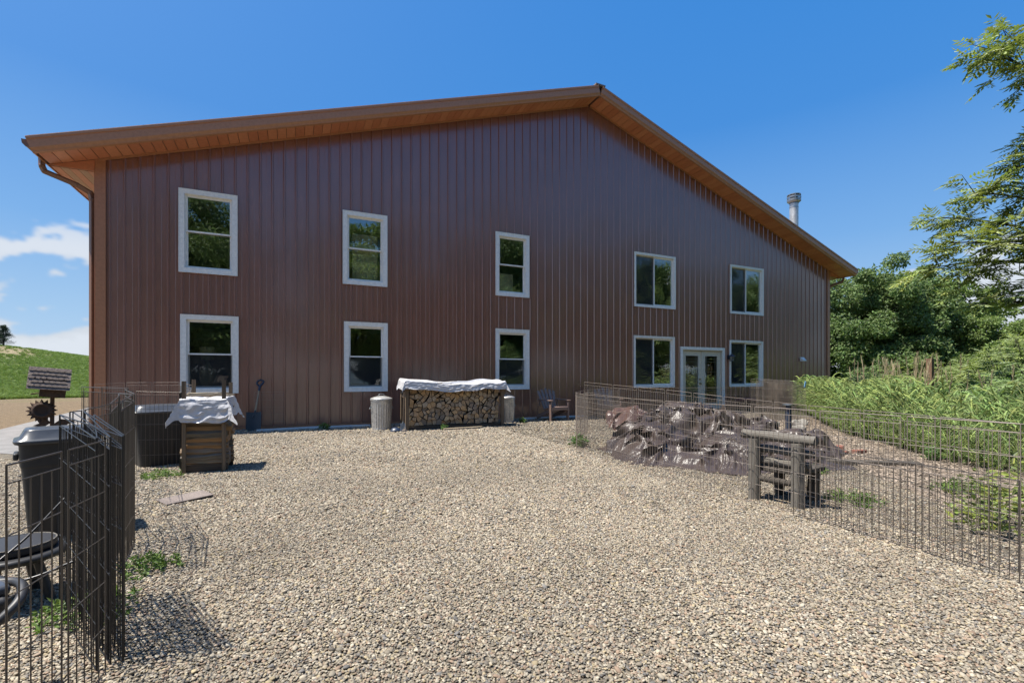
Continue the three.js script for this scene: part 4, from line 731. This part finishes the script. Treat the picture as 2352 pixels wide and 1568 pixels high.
// wood edge behind the photographer: what the glass and the siding mirror
const back = [[-4, 29, 1.4], [9.8, 29, 1.28], [21, 30, 1.45], [37, 27, 1.4], [50, 25, 1.35]];
back.forEach(([x, z, s], i) => tree('oak_tree', i % 2 ? oak2 : oak, x, z, 'tall tree of the wood edge behind the yard, mirrored in the windows', 'tree', s * (i % 2 ? 1.2 : 1), i * 1.3, GB));
{ // small conifer on the hill crest
  const r = mulberry(6), lv = new Leaves(), wood = [rod(V(0, -.2, 0), V(0, 3.4, 0), .16, .03)];
  for (let k = 0; k < 150; k++) { const h = .3 + 3.1 * Math.pow(r(), .9), a = r() * 6.283, L = (1.0 - h / 3.9) * 1.9 * (.65 + .5 * r()), b = V(0, h, 0), e = V(Math.cos(a) * L, h + .12 * L, Math.sin(a) * L); wood.push(rod(b, e, .02, .006, 4)); for (let i = 0; i < 70; i++) { const t = .2 + .8 * r(), p = b.clone().lerp(e, t).add(rdir(r).multiplyScalar(.14)), d = rdir(r).addScaledVector(e.clone().sub(b).normalize(), .8).normalize(); lv.leaf(p, d, d.clone().cross(rdir(r)).normalize(), .17, .035, tint([.035, .06, .03], r)); } }
  const x = -33.6, z = -79.5; tree('pine_tree', { wood: merge(wood), crown: lv.geo() }, x, z, 'small dark pine standing alone on the crest of the grassy hill', 'tree', .85);
}
// compound ash leaf: stalk with paired leaflets
function ashLeaf(lv, b, d, L, r, c) {
  const s = d.clone().cross(V(0, 1, 0).add(rdir(r).multiplyScalar(.5))).normalize(), cc = tint(c, r, .28), n = 4;
  const droopAt = (t) => b.clone().addScaledVector(d, L * t).add(V(0, -.22 * L * t * t, 0));
  for (let i = 0; i < n; i++) { const p = droopAt(.25 + .2 * i); for (const q of [-1, 1]) { const dd = d.clone().multiplyScalar(.55).addScaledVector(s, q * .85).add(V(0, -.18 - .2 * r(), 0)).normalize(); lv.leaf(p, dd, dd.clone().cross(V(0, 1, 0).addScaledVector(s, .2 * q).add(rdir(r).multiplyScalar(.25))).normalize(), L * .42, L * .145, tint(cc, r, .1), .18); } }
  const e = droopAt(.95), dd = d.clone().add(V(0, -.4, 0)).normalize(); lv.leaf(e, dd, s, L * .42, L * .145, cc, .18);
}
function leafyLimb(wood, lv, a, tip, r0, r, o) { // limb with side twigs carrying compound leaves over its outer part
  const m = a.clone().lerp(tip, .5).add(V(0, o.rise ?? .35, 0)).add(rdir(r).multiplyScalar(.15)), cur = new THREE.QuadraticBezierCurve3(a, m, tip), pts = cur.getPoints(9); wood.push(...limb(pts, r0, .008, 6));
  const n = o.twigs ?? 16;
  for (let k = 0; k < n; k++) {
    const t = (o.from ?? .35) + (1 - (o.from ?? .35)) * (k + r()) / n, p = cur.getPoint(t), tan = cur.getTangent(t), d = rdir(r).multiplyScalar(.9).addScaledVector(tan, .8); d.y = d.y * .9 + .10; d.normalize();
    const L = (o.twig ?? .6) * (.6 + .7 * r()) * (1.15 - .5 * t), e = p.clone().addScaledVector(d, L).add(V(0, -.1 * L, 0)); wood.push(rod(p, e, .009, .004, 4));
    const q = o.leaves ?? 9; for (let i = 0; i < q; i++) { const u = .25 + .75 * (i + r()) / q, pp = p.clone().lerp(e, u), dd = rdir(r).addScaledVector(d, .7); dd.y = dd.y * .4 + .05; dd.normalize(); ashLeaf(lv, pp, dd, (o.size ?? .26) * (.75 + .5 * r()), r, o.c); }
  }
}
{ // ash tree overhanging from the side
  const r = mulberry(88), wood = [], lv = new Leaves(), base = V(18.6, hgt(18.6, 9.0) - .2, 9.0), o = { c: [.235, .29, .052], twigs: 15, leaves: 9, twig: .62, size: .30 };
  const P = (x, y, z) => V(x, y, z); wood.push(...limb([base, P(18.55, 2, 9.0), P(18.5, 4.2, 8.9), P(18.4, 6.3, 8.8), P(18.2, 8.6, 8.7)], .17, .06, 10));
  const tips = [[15.62, 7.45, 8.05, 6.0, 15], [16.5, 8.0, 8.0, 6.6, 9], [16.35, 5.35, 8.05, 4.6, 10], [16.75, 5.8, 8.1, 4.9, 10], [15.05, 3.35, 7.45, 3.2, 16], [15.55, 4.42, 7.4, 3.6, 15], [15.95, 4.85, 7.75, 4.0, 13], [15.45, 2.6, 7.9, 2.4, 10], [15.0, 3.75, 7.75, 3.3, 12], [15.9, 3.75, 8.25, 3.2, 14], [16.3, 2.9, 8.3, 2.4, 9], [16.6, 4.4, 8.4, 3.6, 9], [17.2, 7.4, 8.4, 6.4, 12], [20.5, 6.5, 9.2, 5, 14], [20.8, 4.2, 8.2, 3.4, 14], [18.8, 9.6, 8.9, 7.8, 14], [19.6, 8.2, 10.2, 6.6, 14], [17.9, 6.4, 11.0, 4.9, 14], [18.3, 3.9, 11.2, 3, 14]];
  for (const [x, y, z, from, tw] of tips) leafyLimb(wood, lv, P(18.5, from, 8.95), V(x, y, z), .05, r, { ...o, twigs: tw, from: .5 });
  const t = thing('ash_tree', 'leafy ash tree with compound leaves overhanging the tall grass against the sky', 'tree', [0, 0, 0]); part('trunk', merge(wood), M.treeBark, t); part('crown', lv.geo(), leafMat, t);
}
function shrubGeo(seed, w, h, c, stems, size, leavesPer = 8) {
  const r = mulberry(seed), wood = [], lv = new Leaves();
  for (let k = 0; k < stems; k++) { const a = r() * 6.283, q = Math.sqrt(r()) * w, tip = V(Math.cos(a) * q, h * (1 - .45 * (q / w) ** 2) * (.65 + .4 * r()), Math.sin(a) * q); leafyLimb(wood, lv, V(Math.cos(a) * q * .3, 0, Math.sin(a) * q * .3), tip, .018, r, { c, twigs: 9, leaves: leavesPer, twig: .5, size, from: .18, rise: .1 }); }
  return { wood: merge(wood), crown: lv.geo() };
}
const shA = shrubGeo(3, 1.7, 2.6, [.19, .255, .045], 34, .30), shB = shrubGeo(9, 1.2, 1.5, [.155, .24, .05], 30, .24);
for (const [G, x, z, s, a, lab] of [
  [shA, 25.6, 2.6, .8, 0, 'yellow green ash shrub behind the timber post'], [shA, 27.5, 4.6, 1.1, 1.4, 'tall yellow green shrub at the back of the reed bed'], [shA, 21.9, 6.3, .8, 2.2, 'yellow green shrub beside the timber post'],
  [shA, 19.4, 7.5, .82, 3.3, 'leafy shrub at the foot of the overhanging ash tree'], [shB, 17.0, 8.4, 1.0, .3, 'low bright green shrub at the foot of the ash, among the reeds'], [shB, 15.4, 8.75, .95, 1.9, 'bright green weedy shrub next to the reed bed'], [shB, 14.2, 9.45, .8, 2.9, 'low leafy plant at the edge of the bark strip'],
  [shB, 27.5, -.4, 1.1, 2.1, 'shrub just past the building corner']]) tree('shrub', G, x, z, lab, 'shrub', s, a, 'shrubs behind the reed bed');
{ // reeds
  const kinds = [1, 2, 3].map((sd) => { const r = mulberry(sd * 71), lv = new Leaves(); for (let s = 0; s < 9; s++) { const a = r() * 6.283, q = r() * .16, b = V(Math.cos(a) * q, 0, Math.sin(a) * q), ln = V((r() - .5) * .3, 1, (r() - .5) * .3).normalize(), H = .75 + .5 * r(); lv.strip([b, b.clone().addScaledVector(ln, H * .5), b.clone().addScaledVector(ln, H)], .006 + r() * .001, tint([.13, .17, .05], r)); for (let k = 0; k < 8; k++) { const h = H * (.15 + .85 * k / 8), p = b.clone().addScaledVector(ln, h), az = r() * 6.283, dr = r(), L = .42 + .34 * r(), o = V(Math.cos(az), 0, Math.sin(az)), pts = []; for (let i = 0; i <= 5; i++) { const t = i / 5; pts.push(p.clone().addScaledVector(o, L * t * .5).add(V(0, L * (1.0 * t - .72 * t * t * (.7 + .5 * dr)), 0))); } lv.strip(pts, .011 + .006 * r(), tint([.205, .275, .080], r, .5)); } } return lv.geo(); });
  const r = mulberry(512), L = [[], [], []], q = new THREE.Quaternion(), e = new THREE.Euler();
  const edge = [[18.7, 2.9], [17.3, 3.8], [14.1, 6.4], [12.7, 8.1], [11.9, 9.1], [11.55, 10.1], [11.6, 11.2]];
  for (let i = 0; i + 1 < edge.length; i++) { const [ax, az] = edge[i], [cx, cz] = edge[i + 1], len = Math.hypot(cx - ax, cz - az), nx = -(cz - az) / len, nz = (cx - ax) / len, n = Math.round(len * 95); for (let k = 0; k < n; k++) { const t = r(), d = Math.pow(r(), 1.25) * 4.6 + .12 * n2(t * 9, i), x = lerp(ax, cx, t) + Math.abs(nx) * d, z = lerp(az, cz, t) - Math.abs(nz) * d * .55; if (x < 24.6 && z < .4) continue; const near = sstep(11.4, 13.5, x), s = (.50 + .30 * sstep(0, 1, d) + .30 * r() + .16 * n2(x * .7, z * .7)) * (.54 + .20 * near); e.set((r() - .5) * .25, r() * 6.283, (r() - .5) * .25); q.setFromEuler(e); L[r() * 3 | 0].push(new THREE.Matrix4().compose(V(x, hgt(x, z) - .02, z), q, V(s * 1.15, s * 1.12, s * 1.15))); } }
  L.forEach((l, k) => { const im = new THREE.InstancedMesh(kinds[k], bladeMat, l.length); l.forEach((m, i) => im.setMatrixAt(i, m)); stuff(k ? 'reed_grass_' + String(k).padStart(3, '0') : 'reed_grass', im, 'tall green reed grass along the edge of the yard'); });
  // dry seed plumes standing above the reeds
  const pl = new Leaves(), rp = mulberry(9); pl.strip([V(0, 0, 0), V(.02, .7, 0), V(.05, 1.35, .01)], .005, [.42, .32, .2]); for (let i = 0; i < 30; i++) { const h = 1.0 + .40 * rp(), d = V((rp() - .5) * .28, 1, (rp() - .5) * .28).normalize(); pl.leaf(V(.02 + .05 * (h - .7), h, 0), d, d.clone().cross(rdir(rp)).normalize(), .10 + .05 * rp(), .010, tint([.44, .36, .22], rp, .2)); }
  const pm = []; for (let k = 0; k < 80; k++) { const c = [[19.5, 4.2], [18.0, 5.4], [16.2, 6.6], [21, 3.4], [14.6, 8.0], [20.2, 5.4]][k % 6], x = c[0] + (r() - .5) * 1.9, z = c[1] + (r() - .5) * 1.3, s = .85 + .40 * r(); e.set((r() - .5) * .35, r() * 6.283, (r() - .5) * .45); q.setFromEuler(e); pm.push(new THREE.Matrix4().compose(V(x, hgt(x, z) + .05, z), q, V(s, s * (.86 + .14 * sstep(13, 19, x)), s))); }
  const im = new THREE.InstancedMesh(pl.geo(), bladeMat, pm.length); pm.forEach((m, i) => im.setMatrixAt(i, m)); stuff('seed_plumes', im, 'dry tan seed plumes above the reeds');
}
{ // lawn tufts on the hill and sparse blades along the drive verge
  const r = mulberry(300), lv = new Leaves(); for (let k = 0; k < 14; k++) { const a = r() * 6.283, q = r() * .10, b = V(Math.cos(a) * q, 0, Math.sin(a) * q), o = V(Math.cos(a + r()), 0, Math.sin(a + r())); lv.strip([b, b.clone().add(V(0, .07, 0)).addScaledVector(o, .02), b.clone().add(V(0, .11, 0)).addScaledVector(o, .07)], .010, tint([.165, .245, .045], r, .4)); }
  const list = []; for (let k = 0; k < 30000; k++) { const p = 37.5 + 62 * Math.pow(r(), 1.5), w = 14 + p * .1, qq = -w * .75 + r() * w * 1.5, x = 3.64 + p * -.375 + qq * .927, z = 12.42 + p * -.927 + qq * -.375; if (x > -.6) continue; if (Math.hypot((p - 88) * .38, qq + 1.5) < 5 + n2(x * .5, z * .5) * 2 && r() < .9) continue; const s = (.8 + .8 * r()) * (1 + p * .006); list.push(new THREE.Matrix4().compose(V(x, hgt(x, z) - .01, z), new THREE.Quaternion().setFromEuler(new THREE.Euler(0, r() * 6.3, 0)), V(s, s, s))); }
  const im = new THREE.InstancedMesh(lv.geo(), bladeMat, list.length); list.forEach((m, i) => im.setMatrixAt(i, m)); stuff('lawn_grass', im, 'mown green grass on the hill');
}
function weedGeo(seed, w, h, c, n, big) { const r = mulberry(seed), lv = new Leaves(); for (let k = 0; k < n; k++) { const a = r() * 6.283, q = Math.sqrt(r()) * w, b = V(Math.cos(a) * q, 0, Math.sin(a) * q), H = h * (.4 + .7 * r()) * (1 - .4 * q / w), t = b.clone().add(V((r() - .5) * .2 * h, H, (r() - .5) * .2 * h)); lv.strip([b, b.clone().lerp(t, .5), t], .0035, tint([.14, .17, .05], r)); for (let i = 0; i < 9; i++) { const p = b.clone().lerp(t, .15 + .85 * (i + r()) / 9), d = rdir(r); d.y = d.y * .4 + .35; d.normalize(); lv.leaf(p, d, d.clone().cross(rdir(r)).normalize(), big * (.7 + .6 * r()), big * .38, tint(c, r, .35)); } } return lv.geo(); }
const wg = [weedGeo(4, .30, .16, [.12, .20, .03], 46, .055), weedGeo(7, .26, .62, [.20, .25, .045], 22, .085), weedGeo(12, .14, .22, [.10, .19, .035], 14, .08)];
[[wg[0], 2.82, 8.80, .62, 'low green weed patch growing through the foot of the black pen'], [wg[0], 2.72, 9.35, .7, 'small weed patch in the shade of the folded panels'], [wg[2], 8.12, 5.5, 1.2, 'leafy weed at the tip of the crumpled tarp'], [wg[2], 4.3, .85, .9, 'small weed by the vinyl strips at the wall foot'], [wg[2], 6.75, 2.05, .7, 'small weed in front of the firewood rack'], [wg[2], 9.15, 1.25, .8, 'small weed beside the smaller galvanized can'],
  [wg[1], 8.55, 10.72, 1.0, 'tall yellow green weed inside the low wire pen'], [wg[1], 8.95, 10.45, .9, 'tall yellow green weed behind the low wire pen, nearer the plank'], [wg[1], 9.35, 10.75, 1.05, 'tall yellow green weed farthest from the low wire pen'], [wg[0], 10.0, 9.9, .9, 'low weed patch on the bark strip by the reeds'], [wg[0], 9.5, 8.55, .8, 'low weed patch beside the long plank'], [wg[2], 9.9, 8.2, .9, 'leafy weed between the plank and the bunched tarp'], [wg[0], 8.5, 9.7, .8, 'low weed patch beside the log chair'], [wg[2], 12.0, 8.8, 1.1, 'leafy weed sprouting at the front of the reed bed'], [wg[0], 2.25, 5.5, .7, 'low weed patch at the foot of the wood crib']].forEach(([g, x, z, s, lab], i) => { const m = one('weed', g, leafMat, lab, 'weed', 'weeds in the gravel'); m.position.set(x, 0, z); m.scale.setScalar(s); m.rotation.y = i; });
{ // bark and straw litter under the reeds
  const r = mulberry(66), g = new THREE.BoxGeometry(.11, .006, .018), list = [], c = new THREE.Color(), im = new THREE.InstancedMesh(g, std({ color: 0xffffff, roughness: .95 }), 7000);
  for (let i = 0; i < 7000; i++) { const t = r(), z = lerp(3.6, 10.6, t), x0 = lerp(17.3, 11.1, clamp((z - 3.5) / 6.5)), x = x0 - 1.9 + 2.4 * r(); const s = .4 + r(); im.setMatrixAt(i, new THREE.Matrix4().compose(V(x, .006 + .012 * r(), z), new THREE.Quaternion().setFromEuler(new THREE.Euler((r() - .5) * .4, r() * 6.3, (r() - .5) * .4)), V(s, 1, s))); const k = .6 + .7 * r(); im.setColorAt(i, c.setRGB(.27 * k, .215 * k, .165 * k)); }
  stuff('bark_litter', im, 'strips of dry bark and straw along the reed bed');
}
renderer.render(scene, camera);
